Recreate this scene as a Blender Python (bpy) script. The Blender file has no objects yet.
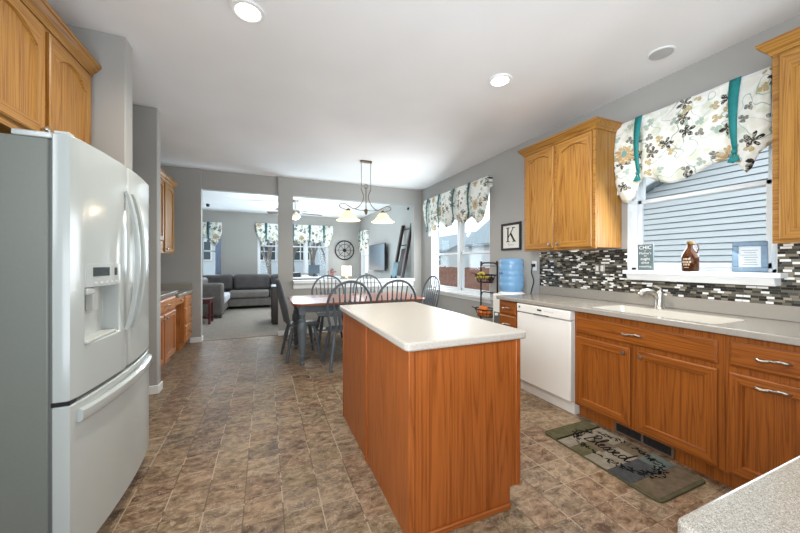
import bpy, bmesh, math, random
from mathutils import Vector, Matrix
random.seed(7)
SC = bpy.context.scene
COL = SC.collection
PI = math.pi

# ------------------------------------------------------------------ camera, sky, large lights, exposure
cam_d = bpy.data.cameras.new('camera'); cam = bpy.data.objects.new('camera', cam_d); COL.objects.link(cam)
cam.location = (0, 0, 1.2625); cam.rotation_euler = (PI/2, 0, -.3956)
cam_d.sensor_width = 36; cam_d.lens = 322.15/800*36; cam_d.shift_y = -3.7/800
cam_d.clip_start = .02; cam_d.clip_end = 300
SC.camera = cam
SC.view_settings.view_transform = 'Standard'; SC.view_settings.look = 'None'
SC.view_settings.exposure = 0.28; SC.view_settings.gamma = 1.0; SC.view_settings.use_curve_mapping = False

world = bpy.data.worlds.new('overcast'); SC.world = world; world.use_nodes = True
_bg = world.node_tree.nodes['Background']
_bg.inputs[0].default_value = (.95, .98, 1, 1); _bg.inputs[1].default_value = 1.55

def area(name, loc, target, size, power, color=(1, 1, 1), size_y=None, spread=PI):
    d = bpy.data.lights.new(name, 'AREA'); d.energy = power; d.color = color; d.size = size; d.spread = spread
    if size_y: d.shape = 'RECTANGLE'; d.size_y = size_y
    o = bpy.data.objects.new(name, d); COL.objects.link(o); o.location = loc
    o.rotation_euler = (Vector(target)-Vector(loc)).to_track_quat('-Z', 'Y').to_euler()
    return o
area('flash_like_fill_light', (.6, -2.3, 1.9), (1.2, 4, 1.7), 3.2, 7, (.97, .98, 1), 1.6)  # added frontal fill, out of view behind the camera
area('left_fill_light', (-1.2, -.4, 1.9), (2.7, 1.9, .9), 1.4, 26, (.9, .95, 1), 1.0, math.radians(88))  # added key from the left for island and right wall, no fixture there
area('ceiling_fill_uplight', (.3, -1.3, .9), (.5, .9, 2.75), 2.6, 80, (.84, .92, 1), 1.6)  # unseen uplight added to brighten the kitchen ceiling
area('sink_window_daylight', (2.8, 1.4, 1.62), (.8, 1.9, .5), .7, 11, (.9, .96, 1), .7)
area('dining_window_daylight', (2.84, 4.65, 1.4), (1.1, 5.2, 1.3), 1.6, 46, (.88, .95, 1), 1.1)
area('living_window_daylight', (.8, 10.45, 1.6), (.8, 7.5, 1.6), 2.0, 36, (.64, .85, 1), 1.0)
area('living_left_daylight', (-1.5, 10.45, 1.5), (-1.0, 7, 1.4), .5, 18, (.7, .85, 1), 1.0)
area('living_side_daylight', (2.84, 10.1, 1.3), (1, 9, 1.6), .8, 22, (.85, .93, 1), 1.2)
area('living_fill_uplight', (1.4, 6.75, .5), (1.2, 7.8, 2.75), 1.6, 48, (.66, .88, 1), .8)  # added uplight hidden behind the half wall, not a lamp of the room

# ------------------------------------------------------------------ node helpers and materials
def S(r, g, b):
    def c(v):
        v /= 255.
        return v/12.92 if v <= .04045 else ((v+.055)/1.055)**2.4
    return (c(r), c(g), c(b), 1)

class NT:
    def __init__(s, name, rough=.5, metal=0, spec=.5):
        s.m = bpy.data.materials.new(name); s.m.use_nodes = True; s.t = s.m.node_tree
        s.p = s.t.nodes['Principled BSDF']
        s.p.inputs['Roughness'].default_value = rough; s.p.inputs['Metallic'].default_value = metal
        s.p.inputs['Specular IOR Level'].default_value = spec
    def n(s, typ, ins=None, **at):
        d = s.t.nodes.new(typ)
        for k, v in at.items(): setattr(d, k, v)
        for k, v in (ins or {}).items():
            i = d.inputs[k]
            if isinstance(v, bpy.types.NodeSocket): s.t.links.new(v, i)
            else: i.default_value = v
        return d
    def M(s, op, a, b=0., c=None):
        ins = {0: a, 1: b}
        if c is not None: ins[2] = c
        return s.n('ShaderNodeMath', ins, operation=op).outputs[0]
    def VM(s, op, a, b=(0, 0, 0)):
        return s.n('ShaderNodeVectorMath', {0: a, 1: b}, operation=op).outputs[0]
    def mix(s, f, a, b):
        return s.n('ShaderNodeMix', {0: f, 6: a, 7: b}, data_type='RGBA').outputs[2]
    def ramp(s, f, stops, interp='LINEAR'):
        d = s.n('ShaderNodeValToRGB', {0: f}); r = d.color_ramp; r.interpolation = interp
        while len(r.elements) < len(stops): r.elements.new(.5)
        for e, (p, c) in zip(r.elements, stops): e.position = p; e.color = c
        return d.outputs[0]
    def obj(s): return s.n('ShaderNodeTexCoord').outputs['Object']
    def noise(s, vec, scale, detail=3, rough=.5, dist=0):
        return s.n('ShaderNodeTexNoise', {'Vector': vec, 'Scale': scale, 'Detail': detail, 'Roughness': rough, 'Distortion': dist}).outputs[0]
    def col(s, c): s.set('Base Color', c)
    def set(s, k, v):
        i = s.p.inputs[k]
        if isinstance(v, bpy.types.NodeSocket): s.t.links.new(v, i)
        else: i.default_value = v
    def bump(s, h, strength=.2, dist=.002):
        b = s.n('ShaderNodeBump', {'Strength': strength, 'Distance': dist, 'Height': h}); s.t.links.new(b.outputs[0], s.p.inputs['Normal'])

def plain(name, rgb, rough=.5, metal=0, spec=.5, var=.06, scale=6):
    t = NT(name, rough, metal, spec); c = S(*rgb)
    n = t.noise(t.obj(), scale, 2)
    lo = tuple(v*(1-var) for v in c[:3])+(1,); hi = tuple(min(1, v*(1+var)) for v in c[:3])+(1,)
    t.col(t.ramp(n, [(.3, lo), (.7, hi)])); return t.m

def oak(name, axis, light=(168, 121, 54), dark=(132, 84, 31), rough=.38, scale=1.0):
    t = NT(name, rough)
    v = t.obj(); rnd = t.n('ShaderNodeObjectInfo').outputs['Random']
    v = t.VM('ADD', v, t.n('ShaderNodeCombineXYZ', {0: t.M('MULTIPLY', rnd, 7.), 1: t.M('MULTIPLY', rnd, 13.), 2: t.M('MULTIPLY', rnd, 9.)}).outputs[0])
    st = [13.*scale]*3; st['xyz'.index(axis)] = .45*scale
    pf = [210.]*3; pf['xyz'.index(axis)] = 4.5
    mf = [62.]*3; mf['xyz'.index(axis)] = 1.6
    n1 = t.noise(t.VM('MULTIPLY', v, tuple(st)), 1, 1, .4, .3)
    rings = t.M('POWER', t.M('ABSOLUTE', t.M('SINE', t.M('MULTIPLY', n1, 44.))), .45)
    pores = t.noise(t.VM('MULTIPLY', v, tuple(pf)), 1, 2, .6)
    streak = t.noise(t.VM('MULTIPLY', v, tuple(mf)), 1, 2, .6)
    f = t.M('ADD', t.M('MULTIPLY', rings, .28), t.M('MULTIPLY', pores, .46))
    f = t.M('ADD', f, t.M('MULTIPLY', streak, .34))
    L, D = S(*light), S(*dark); DD = tuple(x*.78 for x in D[:3])+(1,)
    t.col(t.ramp(f, [(.3, DD), (.46, D), (.7, L), (.92, tuple(min(1, x*1.06) for x in L[:3])+(1,))]))
    t.bump(pores, .12, .001)
    return t.m

OV, OX, OY = oak('oak_grain_upright', 'z'), oak('oak_grain_across', 'x'), oak('oak_grain_along', 'y')
BASE_L, BASE_D = (148, 83, 27), (114, 59, 15)
BV, BY = oak('base_oak_upright', 'z', BASE_L, BASE_D), oak('base_oak_along', 'y', BASE_L, BASE_D)
ISL = oak('island_oak_veneer', 'z', (158, 86, 34), (130, 66, 20), .42)
ISLY = oak('island_oak_along', 'y', (158, 86, 34), (130, 66, 20), .42); ISLX = oak('island_oak_across', 'x', (158, 86, 34), (130, 66, 20), .42)
TABX = oak('table_oak', 'x', (150, 92, 66), (110, 62, 44), .28)

def wall_paint(name, rgb):
    t = NT(name, .75, 0, .3); v = t.obj(); c = S(*rgb)
    t.col(t.ramp(t.noise(v, 1.3, 2), [(.3, tuple(x*.97 for x in c[:3])+(1,)), (.7, tuple(x*1.03 for x in c[:3])+(1,))]))
    t.bump(t.noise(v, 220, 2), .06, .001); return t.m
GREY = wall_paint('grey_wall_paint', (168, 167, 163))
CEIL = wall_paint('white_ceiling_paint', (241, 241, 241))
WHITE = plain('white_trim_paint', (232, 234, 234), .4, var=.02)
VINYL = plain('white_vinyl_window', (226, 232, 236), .35, var=.02)

def floor_mat():
    t = NT('slate_look_tile', .46, 0, .35); v = t.obj(); k = .1862
    g = t.VM('DIVIDE', t.VM('SUBTRACT', v, (-.045, 1.857, 0)), (k, k, 1.))
    sep = t.n('ShaderNodeSeparateXYZ', {0: g})
    fx, fy = t.M('FRACT', sep.outputs[0]), t.M('FRACT', sep.outputs[1])
    ix, iy = t.M('FLOOR', sep.outputs[0]), t.M('FLOOR', sep.outputs[1])
    cid = t.n('ShaderNodeCombineXYZ', {0: ix, 1: iy}).outputs[0]
    wn = t.n('ShaderNodeTexWhiteNoise', {0: cid}, noise_dimensions='2D')
    r = wn.outputs[0]
    sh = t.VM('ADD', v, t.VM('MULTIPLY', wn.outputs[1], (9., 9., 9.)))
    n1 = t.noise(t.VM('MULTIPLY', sh, (1., 1.7, 1.)), 13, 6, .7, .5)
    n2 = t.noise(sh, 38, 4, .7, .4)
    base = t.ramp(r, [(0, S(84, 60, 42)), (.2, S(112, 80, 54)), (.42, S(124, 96, 68)), (.62, S(106, 88, 58)), (.8, S(142, 120, 94)), (1, S(92, 74, 56))])
    dark = t.mix(.5, base, S(58, 43, 32)); lite = t.mix(.42, base, S(192, 168, 138))
    c = t.mix(t.n('ShaderNodeMapRange', {0: n1, 1: .38, 2: .62}).outputs[0], dark, lite)
    c = t.mix(t.M('MULTIPLY', t.M('GREATER_THAN', n2, .6), .22), c, S(80, 62, 48))
    vein = t.M('LESS_THAN', t.M('ABSOLUTE', t.M('SUBTRACT', t.noise(sh, 7, 5, .7, .8), .5)), .008)
    c = t.mix(t.M('MULTIPLY', vein, .3), c, S(200, 184, 164))
    ex = t.M('MINIMUM', fx, t.M('SUBTRACT', 1., fx)); ey = t.M('MINIMUM', fy, t.M('SUBTRACT', 1., fy))
    gx, gy = t.M('LESS_THAN', ex, .016), t.M('LESS_THAN', ey, .012)
    gm = t.M('MAXIMUM', gx, t.M('MULTIPLY', gy, .85))
    c = t.mix(t.M('MULTIPLY', gm, .75), c, t.mix(t.M('GREATER_THAN', t.noise(v, 5, 2), .5), S(176, 158, 136), S(86, 70, 56)))
    t.col(c); t.set('Roughness', t.n('ShaderNodeMapRange', {0: n1, 1: .3, 2: .7, 3: .38, 4: .58}).outputs[0])
    t.bump(t.M('SUBTRACT', t.M('MULTIPLY', n1, .6), gm), .25, .002)
    return t.m
FLOOR = floor_mat()
def carpet_mat():
    t = NT('beige_carpet', .95, 0, .1); v = t.obj(); n = t.noise(v, 60, 4, .7); b = t.noise(v, 5, 2)
    c = t.ramp(n, [(.3, S(128, 118, 108)), (.7, S(176, 168, 158))]); t.col(t.mix(t.M('MULTIPLY', b, .3), c, S(120, 110, 100)))
    t.bump(n, .6, .01); return t.m
CARPET = carpet_mat()
def speckle(name, base, lo, hi, rough=.22, spec=.4):
    t = NT(name, rough, 0, spec); v = t.obj(); n = t.noise(v, 620, 2, .6); n2 = t.noise(v, 300, 2, .5)
    c = t.ramp(n, [(.36, S(*lo)), (.46, S(*base)), (.56, S(*base)), (.66, S(*hi))], 'LINEAR')
    t.col(t.mix(t.M('MULTIPLY', t.M('GREATER_THAN', n2, .62), .4), c, S(*lo))); return t.m
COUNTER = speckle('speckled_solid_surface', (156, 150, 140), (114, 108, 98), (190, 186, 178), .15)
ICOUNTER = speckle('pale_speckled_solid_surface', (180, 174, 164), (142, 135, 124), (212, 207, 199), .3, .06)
SINKM = plain('cream_solid_surface', (198, 192, 181), .2, var=.02)
def mosaic():
    t = NT('glass_and_stone_mosaic', .18, 0, .6); v = t.obj(); s = t.n('ShaderNodeSeparateXYZ', {0: v})
    zz = t.M('DIVIDE', s.outputs[2], .0158); row = t.M('FLOOR', zz); fz = t.M('FRACT', zz)
    rr = t.n('ShaderNodeTexWhiteNoise', {1: row}, noise_dimensions='1D').outputs[0]
    w = t.M('ADD', .036, t.M('MULTIPLY', t.n('ShaderNodeTexWhiteNoise', {1: t.M('ADD', row, 91.7)}, noise_dimensions='1D').outputs[0], .018))
    yy = t.M('ADD', t.M('DIVIDE', s.outputs[1], w), t.M('MULTIPLY', rr, 7.)); cx = t.M('FLOOR', yy); fy = t.M('FRACT', yy)
    q = t.n('ShaderNodeTexWhiteNoise', {0: t.n('ShaderNodeCombineXYZ', {0: cx, 1: row}).outputs[0]}, noise_dimensions='2D').outputs[0]
    c = t.ramp(q, [(0, S(40, 38, 36)), (.22, S(74, 70, 62)), (.36, S(106, 102, 88)), (.48, S(54, 54, 50)), (.6, S(134, 126, 110)), (.7, S(84, 86, 80)), (.79, S(166, 158, 142)), (.85, S(244, 242, 238))], 'CONSTANT')
    g = t.M('MAXIMUM', t.M('LESS_THAN', fz, .1), t.M('LESS_THAN', t.M('MULTIPLY', fy, w), .0018))
    t.col(t.mix(g, c, S(84, 80, 72))); t.set('Roughness', t.M('ADD', .16, t.M('MULTIPLY', g, .6))); return t.m
MOSAIC = mosaic()

def floral(name, plane='yz', scale=1.0):
    t = NT(name, .9, 0, .15); v = t.obj(); s = t.n('ShaderNodeSeparateXYZ', {0: v})
    h = s.outputs[1] if plane == 'yz' else s.outputs[0]
    uv = t.n('ShaderNodeCombineXYZ', {0: h, 1: s.outputs[2]}).outputs[0]
    nb = t.noise(uv, 7*scale, 2)
    c = t.ramp(nb, [(.38, S(236, 237, 228)), (.5, S(246, 248, 244)), (.62, S(222, 228, 212))])
    def layer(c, sc, off, prob, R, pet, cols, inner=None, deep=.45):
        vv = t.VM('ADD', uv, (off, off*1.7, 0))
        wob = t.VM('MULTIPLY', t.VM('SUBTRACT', t.n('ShaderNodeTexNoise', {'Vector': vv, 'Scale': sc*3}).outputs[1], (.5, .5, .5)), (.25/sc,)*3)
        vv = t.VM('ADD', vv, wob)
        vo = t.n('ShaderNodeTexVoronoi', {'Vector': vv, 'Scale': sc, 'Randomness': .8}, voronoi_dimensions='2D')
        d = t.VM('SUBTRACT', vv, vo.outputs['Position']); ds = t.n('ShaderNodeSeparateXYZ', {0: d})
        cs = t.n('ShaderNodeSeparateColor', {0: vo.outputs['Color']})
        ang = t.M('ADD', t.M('ARCTAN2', ds.outputs[1], ds.outputs[0]), t.M('MULTIPLY', cs.outputs[1], 6.28))
        r = t.M('MULTIPLY', vo.outputs['Distance'], 1.)
        lobe = t.M('POWER', t.M('ABSOLUTE', t.M('COSINE', t.M('MULTIPLY', ang, pet))), deep)
        rad = t.M('MULTIPLY', lobe, R)
        m = t.M('MULTIPLY', t.M('LESS_THAN', r, rad), t.M('LESS_THAN', cs.outputs[0], prob))
        cc = t.ramp(cs.outputs[2], [(i/len(cols), S(*k)) for i, k in enumerate(cols)], 'CONSTANT')
        tone = t.noise(vv, sc*9, 2)
        cc = t.mix(t.M('MULTIPLY', t.M('GREATER_THAN', tone, .54), .55), cc, S(214, 214, 202))
        c = t.mix(m, c, cc)
        if inner: c = t.mix(t.M('MULTIPLY', t.M('LESS_THAN', r, R*.28), t.M('LESS_THAN', cs.outputs[0], prob)), c, S(*inner))
        return c
    stem = t.M('LESS_THAN', t.M('ABSOLUTE', t.M('SUBTRACT', t.noise(uv, 5*scale, 1, .5, .6), .5)), .008)
    c = t.mix(t.M('MULTIPLY', stem, .7), c, S(128, 170, 160))
    c = layer(c, 9*scale, 3.1, .55, .36, 1.5, [(168, 190, 178), (190, 170, 120), (120, 120, 112)])
    c = layer(c, 6.5*scale, 0.4, .34, .44, 2.5, [(60, 58, 56), (86, 82, 76), (52, 50, 50), (110, 140, 136)], None, .8)
    c = layer(c, 3.4*scale, 7.7, .24, .36, 6, [(196, 164, 112), (176, 150, 104)], (120, 160, 160), .3)
    t.col(c); t.set('Sheen Weight', .1); return t.m
FABR, FABL = floral('floral_fabric', 'yz', 1.35), floral('floral_fabric_back', 'xz', 1.2)
TEAL = plain('teal_ribbon', (22, 134, 136), .6, var=.12, scale=30)
TEALD = plain('dark_teal_ribbon', (52, 104, 112), .7, var=.1)

FRIDGE = NT('white_enamel', .16, 0, .5); FRIDGE.col(S(174, 180, 177)); FRIDGE = FRIDGE.m
FSIDE = plain('shaded_grey_side', (112, 116, 109), .45, var=.02, scale=90)  # grey of the case side darkened, its shade put into the colour
APPL = plain('bisque_appliance', (228, 226, 219), .28, var=.01)
BLACK = plain('black_plastic', (18, 18, 20), .4); GASKET = plain('grey_gasket', (92, 94, 92), .7)
LCD = plain('dark_display', (34, 40, 36), .15); GREYP = plain('light_grey_plastic', (190, 194, 190), .4)
NICKEL = plain('brushed_nickel', (190, 186, 178), .3, 1, var=.04); BRONZE = plain('antique_bronze', (120, 104, 84), .35, .9)
IRON = plain('black_iron', (22, 20, 20), .5, .3)
SLATE = plain('slate_blue_grey_paint', (98, 108, 114), .4, var=.08)
SLATE2 = plain('dark_slate_paint', (82, 90, 97), .38, var=.08)
SOFA = plain('grey_microfibre', (114, 110, 106), .9, 0, .2, .12, 9); SOFAL = plain('light_grey_lit_seat', (196, 198, 202), .9, 0, .2)  # SOFAL: paler seat cushion, window light put into the colour
CUSH = plain('dark_grey_cushion', (84, 81, 81), .9, 0, .2, .15)
MAHOG = plain('red_mahogany', (84, 34, 30), .3, var=.15); DKWOOD = plain('espresso_wood', (52, 40, 36), .45, var=.15, scale=14)
BARN = plain('weathered_dark_wood', (74, 64, 60), .7, var=.25, scale=18)
CHALK = plain('slate_sign_board', (92, 108, 110), .7); LETTER = plain('white_lettering', (236, 238, 236), .6, var=.01)
PAPER = plain('paper', (226, 226, 218), .8, var=.02); INK = plain('black_ink', (26, 24, 24), .7); INKL = plain('grey_ink', (150, 156, 160), .8)
BLUEF = plain('blue_grey_frame_paint', (112, 138, 160), .5, var=.1, scale=40)
SIDING = plain('pale_lap_siding', (226, 232, 236), .6, var=.02); SIDINGB = plain('blue_grey_siding', (196, 208, 220), .6, var=.03)
ROOF = plain('grey_shingles', (150, 164, 172), .9, var=.25, scale=12); FENCE = plain('brown_fence', (150, 108, 94), .8, var=.2, scale=4)
GRASS = plain('dull_lawn', (112, 112, 86), .95, 0, .1, .25, 2); BARK = plain('grey_bark', (136, 132, 130), .9, var=.2)
BANANA = plain('yellow_green_peel', (196, 176, 52), .5, var=.2, scale=20); ORANGE = plain('orange_peel', (226, 120, 34), .45, var=.1); PLUM = plain('dark_fruit', (60, 40, 44), .35)

def glass_mat(name, tint, fac=.07):
    t = NT(name); tr = t.n('ShaderNodeBsdfTransparent', {0: tint}); gl = t.n('ShaderNodeBsdfGlossy', {0: (1, 1, 1, 1), 'Roughness': .02})
    lw = t.n('ShaderNodeLayerWeight', {0: .35}); f = t.M('ADD', t.M('MULTIPLY', lw.outputs[0], .015), fac*.06)
    ms = t.n('ShaderNodeMixShader', {0: f, 1: tr.outputs[0], 2: gl.outputs[0]})
    t.t.links.new(ms.outputs[0], t.t.nodes['Material Output'].inputs[0]); return t.m
PANE = glass_mat('window_glass', (.95, .98, 1, 1))
def emis(name, rgb, st, base=None):
    t = NT(name, .5); t.col(S(*rgb)); t.set('Emission Color', S(*rgb)); t.set('Emission Strength', st); return t.m
CANL = emis('recessed_lamp_glow', (255, 246, 232), 6); SHADE = emis('alabaster_glass_lit', (253, 232, 182), .72)
LAMPS = emis('lit_lamp_shade', (255, 228, 196), .8); FANL = emis('lit_fan_bowl', (255, 240, 214), .9)
WATER = NT('blue_water_bottle', .12, 0, .6); WATER.col(S(126, 184, 230)); WATER.set('Alpha', .55); WATER = WATER.m
AMBER = NT('amber_glass', .08, 0, .6); AMBER.col(S(74, 38, 14)); AMBER.set('Transmission Weight', .3); AMBER.set('IOR', 1.3); AMBER = AMBER.m
TVM = NT('screen_reflection_tint', .28, 0, .6); TVM.col(S(46, 66, 80)); TVM = TVM.m  # bluish base colour stands in for a window reflection
MATC = [plain('mat_'+n, c, .9, 0, .1, .2, 30) for n, c in (('olive', (84, 80, 58)), ('blue', (88, 96, 92)), ('taupe', (126, 118, 104)), ('brown', (96, 84, 68)), ('charcoal', (66, 68, 68)), ('black', (22, 20, 20)))]

# ------------------------------------------------------------------ mesh helpers
class MB:
    def __init__(s): s.v = []; s.f = []; s.mi = []
    def add(s, vs, fs, mi=0):
        o = len(s.v); s.v += [tuple(v) for v in vs]; s.f += [tuple(i+o for i in f) for f in fs]; s.mi += [mi]*len(fs); return s
    def box(s, x0, x1, y0, y1, z0, z1, mi=0):
        x0, x1 = min(x0, x1), max(x0, x1); y0, y1 = min(y0, y1), max(y0, y1); z0, z1 = min(z0, z1), max(z0, z1)
        return s.add([(x, y, z) for x in (x0, x1) for y in (y0, y1) for z in (z0, z1)],
                     [(0, 1, 3, 2), (4, 6, 7, 5), (0, 4, 5, 1), (2, 3, 7, 6), (0, 2, 6, 4), (1, 5, 7, 3)], mi)
    def tube(s, pts, r, n=8, closed=False, mi=0, cap=True):
        P = [Vector(p) for p in pts]; m = len(P); R = r if isinstance(r, (list, tuple)) else [r]*m
        vs = []; up = None
        for i in range(m):
            a = P[(i-1) % m] if (closed or i > 0) else P[i]; b = P[(i+1) % m] if (closed or i < m-1) else P[i]
            t = (b-a).normalized()
            if up is None: up = t.orthogonal().normalized()
            up = (up-t*up.dot(t)); up = up.normalized() if up.length > 1e-6 else t.orthogonal().normalized()
            w = t.cross(up)
            for k in range(n):
                an = 2*PI*k/n; vs.append(P[i]+(up*math.cos(an)+w*math.sin(an))*R[i])
        fs = []
        for i in range(m if closed else m-1):
            j = (i+1) % m
            for k in range(n): fs.append((i*n+k, i*n+(k+1) % n, j*n+(k+1) % n, j*n+k))
        if cap and not closed: fs += [tuple(range(n))[::-1], tuple((m-1)*n+k for k in range(n))]
        return s.add(vs, fs, mi)
    def lathe(s, prof, c=(0, 0, 0), n=20, axis=None, mi=0):
        c = Vector(c); q = Vector(axis).to_track_quat('Z', 'Y') if axis else None
        vs = []
        for r, z in prof:
            for k in range(n):
                p = Vector((r*math.cos(2*PI*k/n), r*math.sin(2*PI*k/n), z))
                vs.append((q @ p if q else p)+c)
        m = len(prof); fs = [(i*n+k, i*n+(k+1) % n, (i+1)*n+(k+1) % n, (i+1)*n+k) for i in range(m-1) for k in range(n)]
        fs += [tuple(range(n))[::-1], tuple((m-1)*n+k for k in range(n))]
        return s.add(vs, fs, mi)
    def prism(s, poly, fn, d0, d1, mi=0):
        n = len(poly); vs = [fn(a, b, d0) for a, b in poly]+[fn(a, b, d1) for a, b in poly]
        return s.add(vs, [tuple(range(n))[::-1], tuple(range(n, 2*n))]+[(i, (i+1) % n, n+(i+1) % n, n+i) for i in range(n)], mi)
    def ball(s, c, rx, ry=None, rz=None, n=12, m=8, mi=0):
        ry = ry or rx; rz = rz or rx
        vs = [(c[0], c[1], c[2]-rz)]
        for i in range(1, m):
            a = -PI/2+PI*i/m
            vs += [(c[0]+rx*math.cos(a)*math.cos(2*PI*k/n), c[1]+ry*math.cos(a)*math.sin(2*PI*k/n), c[2]+rz*math.sin(a)) for k in range(n)]
        vs.append((c[0], c[1], c[2]+rz)); fs = []
        for k in range(n): fs.append((0, 1+(k+1) % n, 1+k))
        for i in range(m-2):
            for k in range(n): fs.append((1+i*n+k, 1+i*n+(k+1) % n, 1+(i+1)*n+(k+1) % n, 1+(i+1)*n+k))
        b = 1+(m-2)*n
        for k in range(n): fs.append((b+k, b+(k+1) % n, len(vs)-1))
        return s.add(vs, fs, mi)
    def build(s, name, mats, parent=None, local=False, smooth=False, bevel=0, seg=2, solid=0, sub=0):
        mats = mats if isinstance(mats, (list, tuple)) else [mats]
        off = Vector((0, 0, 0))
        if parent:
            if not local:
                q = parent
                while q: off += q.location; q = q.parent
        else:
            xs = [v[0] for v in s.v]; ys = [v[1] for v in s.v]; zs = [v[2] for v in s.v]
            off = Vector(((min(xs)+max(xs))/2, (min(ys)+max(ys))/2, min(zs)))
        me = bpy.data.meshes.new(name); me.from_pydata([tuple(Vector(v)-off) for v in s.v], [], s.f)
        for m in mats: me.materials.append(m)
        me.polygons.foreach_set('material_index', s.mi)
        bm = bmesh.new(); bm.from_mesh(me); bmesh.ops.recalc_face_normals(bm, faces=bm.faces); bm.to_mesh(me); bm.free()
        o = bpy.data.objects.new(name, me); COL.objects.link(o)
        if parent: o.parent = parent
        else: o.location = off
        if solid:
            d = o.modifiers.new('solidify', 'SOLIDIFY'); d.thickness = solid
        if bevel:
            d = o.modifiers.new('bevel', 'BEVEL'); d.width = bevel; d.segments = seg; d.limit_method = 'ANGLE'; d.angle_limit = math.radians(40)
        if sub:
            d = o.modifiers.new('subsurf', 'SUBSURF'); d.levels = sub; d.render_levels = sub
        if smooth or bevel:
            me.polygons.foreach_set('use_smooth', [True]*len(me.polygons))
            if not smooth or True:
                try: me.set_sharp_from_angle(angle=math.radians(42))
                except Exception: pass
        return o

def tag(o, label=None, cat=None, group=None, kind=None):
    if label: o['label'] = label
    if cat: o['category'] = cat
    if group: o['group'] = group
    if kind: o['kind'] = kind
    return o
def thing(name, label, cat, loc, rot=0, group=None):
    o = bpy.data.objects.new(name, None); COL.objects.link(o); o.empty_display_size = .05
    o.location = loc; o.rotation_euler = (0, 0, rot); return tag(o, label, cat, group)
def struct(o, label=None, cat=None): return tag(o, label, cat, None, 'structure')
def lerp(a, b, t): return a+(b-a)*t
def path(table, t):
    for (a, va), (b, vb) in zip(table, table[1:]):
        if t <= b or (b, vb) == table[-1]:
            k = (t-a)/(b-a) if b != a else 0; k = max(0, min(1, k)); return lerp(va, vb, k)
def bez(p, n=16):
    P = [Vector(q) for q in p]; out = []
    m = len(P)
    for i in range(m-1):
        a, b, c, d = P[max(i-1, 0)], P[i], P[i+1], P[min(i+2, m-1)]
        for k in range(n):
            t = k/n; out.append(.5*((2*b)+(c-a)*t+(2*a-5*b+4*c-d)*t*t+(3*b-a-3*c+d)*t**3))
    return out+[P[-1]]
def text_geo(s, size):
    cu = bpy.data.curves.new('lettering', 'FONT'); cu.body = s; cu.size = size; cu.align_x = 'CENTER'; cu.resolution_u = 3
    ob = bpy.data.objects.new('lettering', cu); COL.objects.link(ob); bpy.context.view_layer.update()
    me = bpy.data.meshes.new_from_object(ob.evaluated_get(bpy.context.evaluated_depsgraph_get()))
    vs = [tuple(v.co) for v in me.vertices]; fs = [tuple(p.vertices) for p in me.polygons]
    bpy.data.objects.remove(ob); bpy.data.curves.remove(cu); bpy.data.meshes.remove(me); return vs, fs

# ------------------------------------------------------------------ setting
W, D, C = 2.965, 5.954, 2.757          # right wall, far wall, ceiling height
LW, BY0, LBY, LLX = -1.62, -3.2, 10.65, -4.0
struct(MB().box(LW-.12, W+.15, BY0-.12, 6.0, -.1, 0).build('floor', FLOOR), 'brown slate look tile floor of the kitchen', 'floor')
struct(MB().box(LLX-.12, W+.15, 6.0, LBY+.12, -.1, .006).build('floor_living', CARPET), 'beige carpet of the living room beyond the opening', 'carpet')
struct(MB().box(LLX-.12, W+.15, BY0-.12, LBY+.15, C, C+.1).build('ceiling', CEIL), 'white ceiling over kitchen and living room', 'ceiling')
def wall_holes(axis, p0, p1, a0, a1, holes, name, mat=GREY):
    b = MB(); cuts = sorted({a0, a1} | {h[0] for h in holes} | {h[1] for h in holes})
    def put(u0, u1, z0, z1):
        if z1-z0 < 1e-4: return
        if axis == 'x': b.box(p0, p1, u0, u1, z0, z1)
        else: b.box(u0, u1, p0, p1, z0, z1)
    for u0, u1 in zip(cuts, cuts[1:]):
        hs = [h for h in holes if h[0] <= u0+1e-6 and h[1] >= u1-1e-6]
        if not hs: put(u0, u1, 0, C)
        else: put(u0, u1, 0, hs[0][2]); put(u0, u1, hs[0][3], C)
    return struct(b.build(name, mat))
WIN2 = (.95, 1.86, 1.19, 2.42); WIN1 = (3.76, 5.52, .77, 2.42); WIN3 = (9.72, 10.5, .6, 2.3)
wall_holes('x', W, W+.15, BY0, LBY, [WIN2, WIN1, WIN3], 'wall_right')
b = MB(); y1 = D+.13
b.box(LW, -.947, D, y1, 0, C); b.box(-.947, .205, D+.03, y1, 2.445, C); b.box(.205, .447, D, y1, 0, C)
b.box(.447, 2.796, D, y1, 0, .885); b.box(.447, 2.796, D, y1, 2.44, C); b.box(2.796, W, D, y1, 0, C)
struct(b.build('wall_far', GREY), 'grey wall between kitchen and living room with two openings', 'wall')
struct(MB().box(LW-.12, LW, BY0, y1, 0, C).build('wall_left', GREY))
struct(MB().box(LW, -.853, 2.665, 2.79, 0, C).build('wall_fridge_side', GREY, bevel=.008), 'grey stub wall right behind the white refrigerator', 'wall')
struct(MB().box(LW, -.962, 3.77, 3.88, 0, C).build('wall_desk_side', GREY, bevel=.008), 'second grey stub wall, in front of the desk cabinets', 'wall')
struct(MB().box(LW, W, BY0-.12, BY0, 0, C).build('wall_back', GREY))
LWA = (-1.72, -1.24, .62, 2.3); LWB = (-.22, 1.9, .72, 2.3)
wall_holes('y', LBY, LBY+.15, LLX, W+.15, [LWA, LWB], 'wall_living_back')
struct(MB().box(LLX-.12, LLX, 6.0, LBY, 0, C).build('wall_living_left', GREY)); struct(MB().box(LLX, LW-.12, 5.98, y1, 0, C).build('wall_living_front', GREY))
def base(name, x0, x1, y0, y1_):
    struct(MB().box(x0, x1, y0, y1_, 0, .085).build(name, WHITE, bevel=.006))
base('baseboard_far', -1.1, -.94, D-.014, D); base('baseboard_column', .2, .46, D-.014, D); base('baseboard_pass', .46, W, D-.013, D)
base('baseboard_stub', LW, -.948, 3.754, 3.77); base('baseboard_stub_end', -.962, -.946, 3.76, 3.89)
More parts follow.
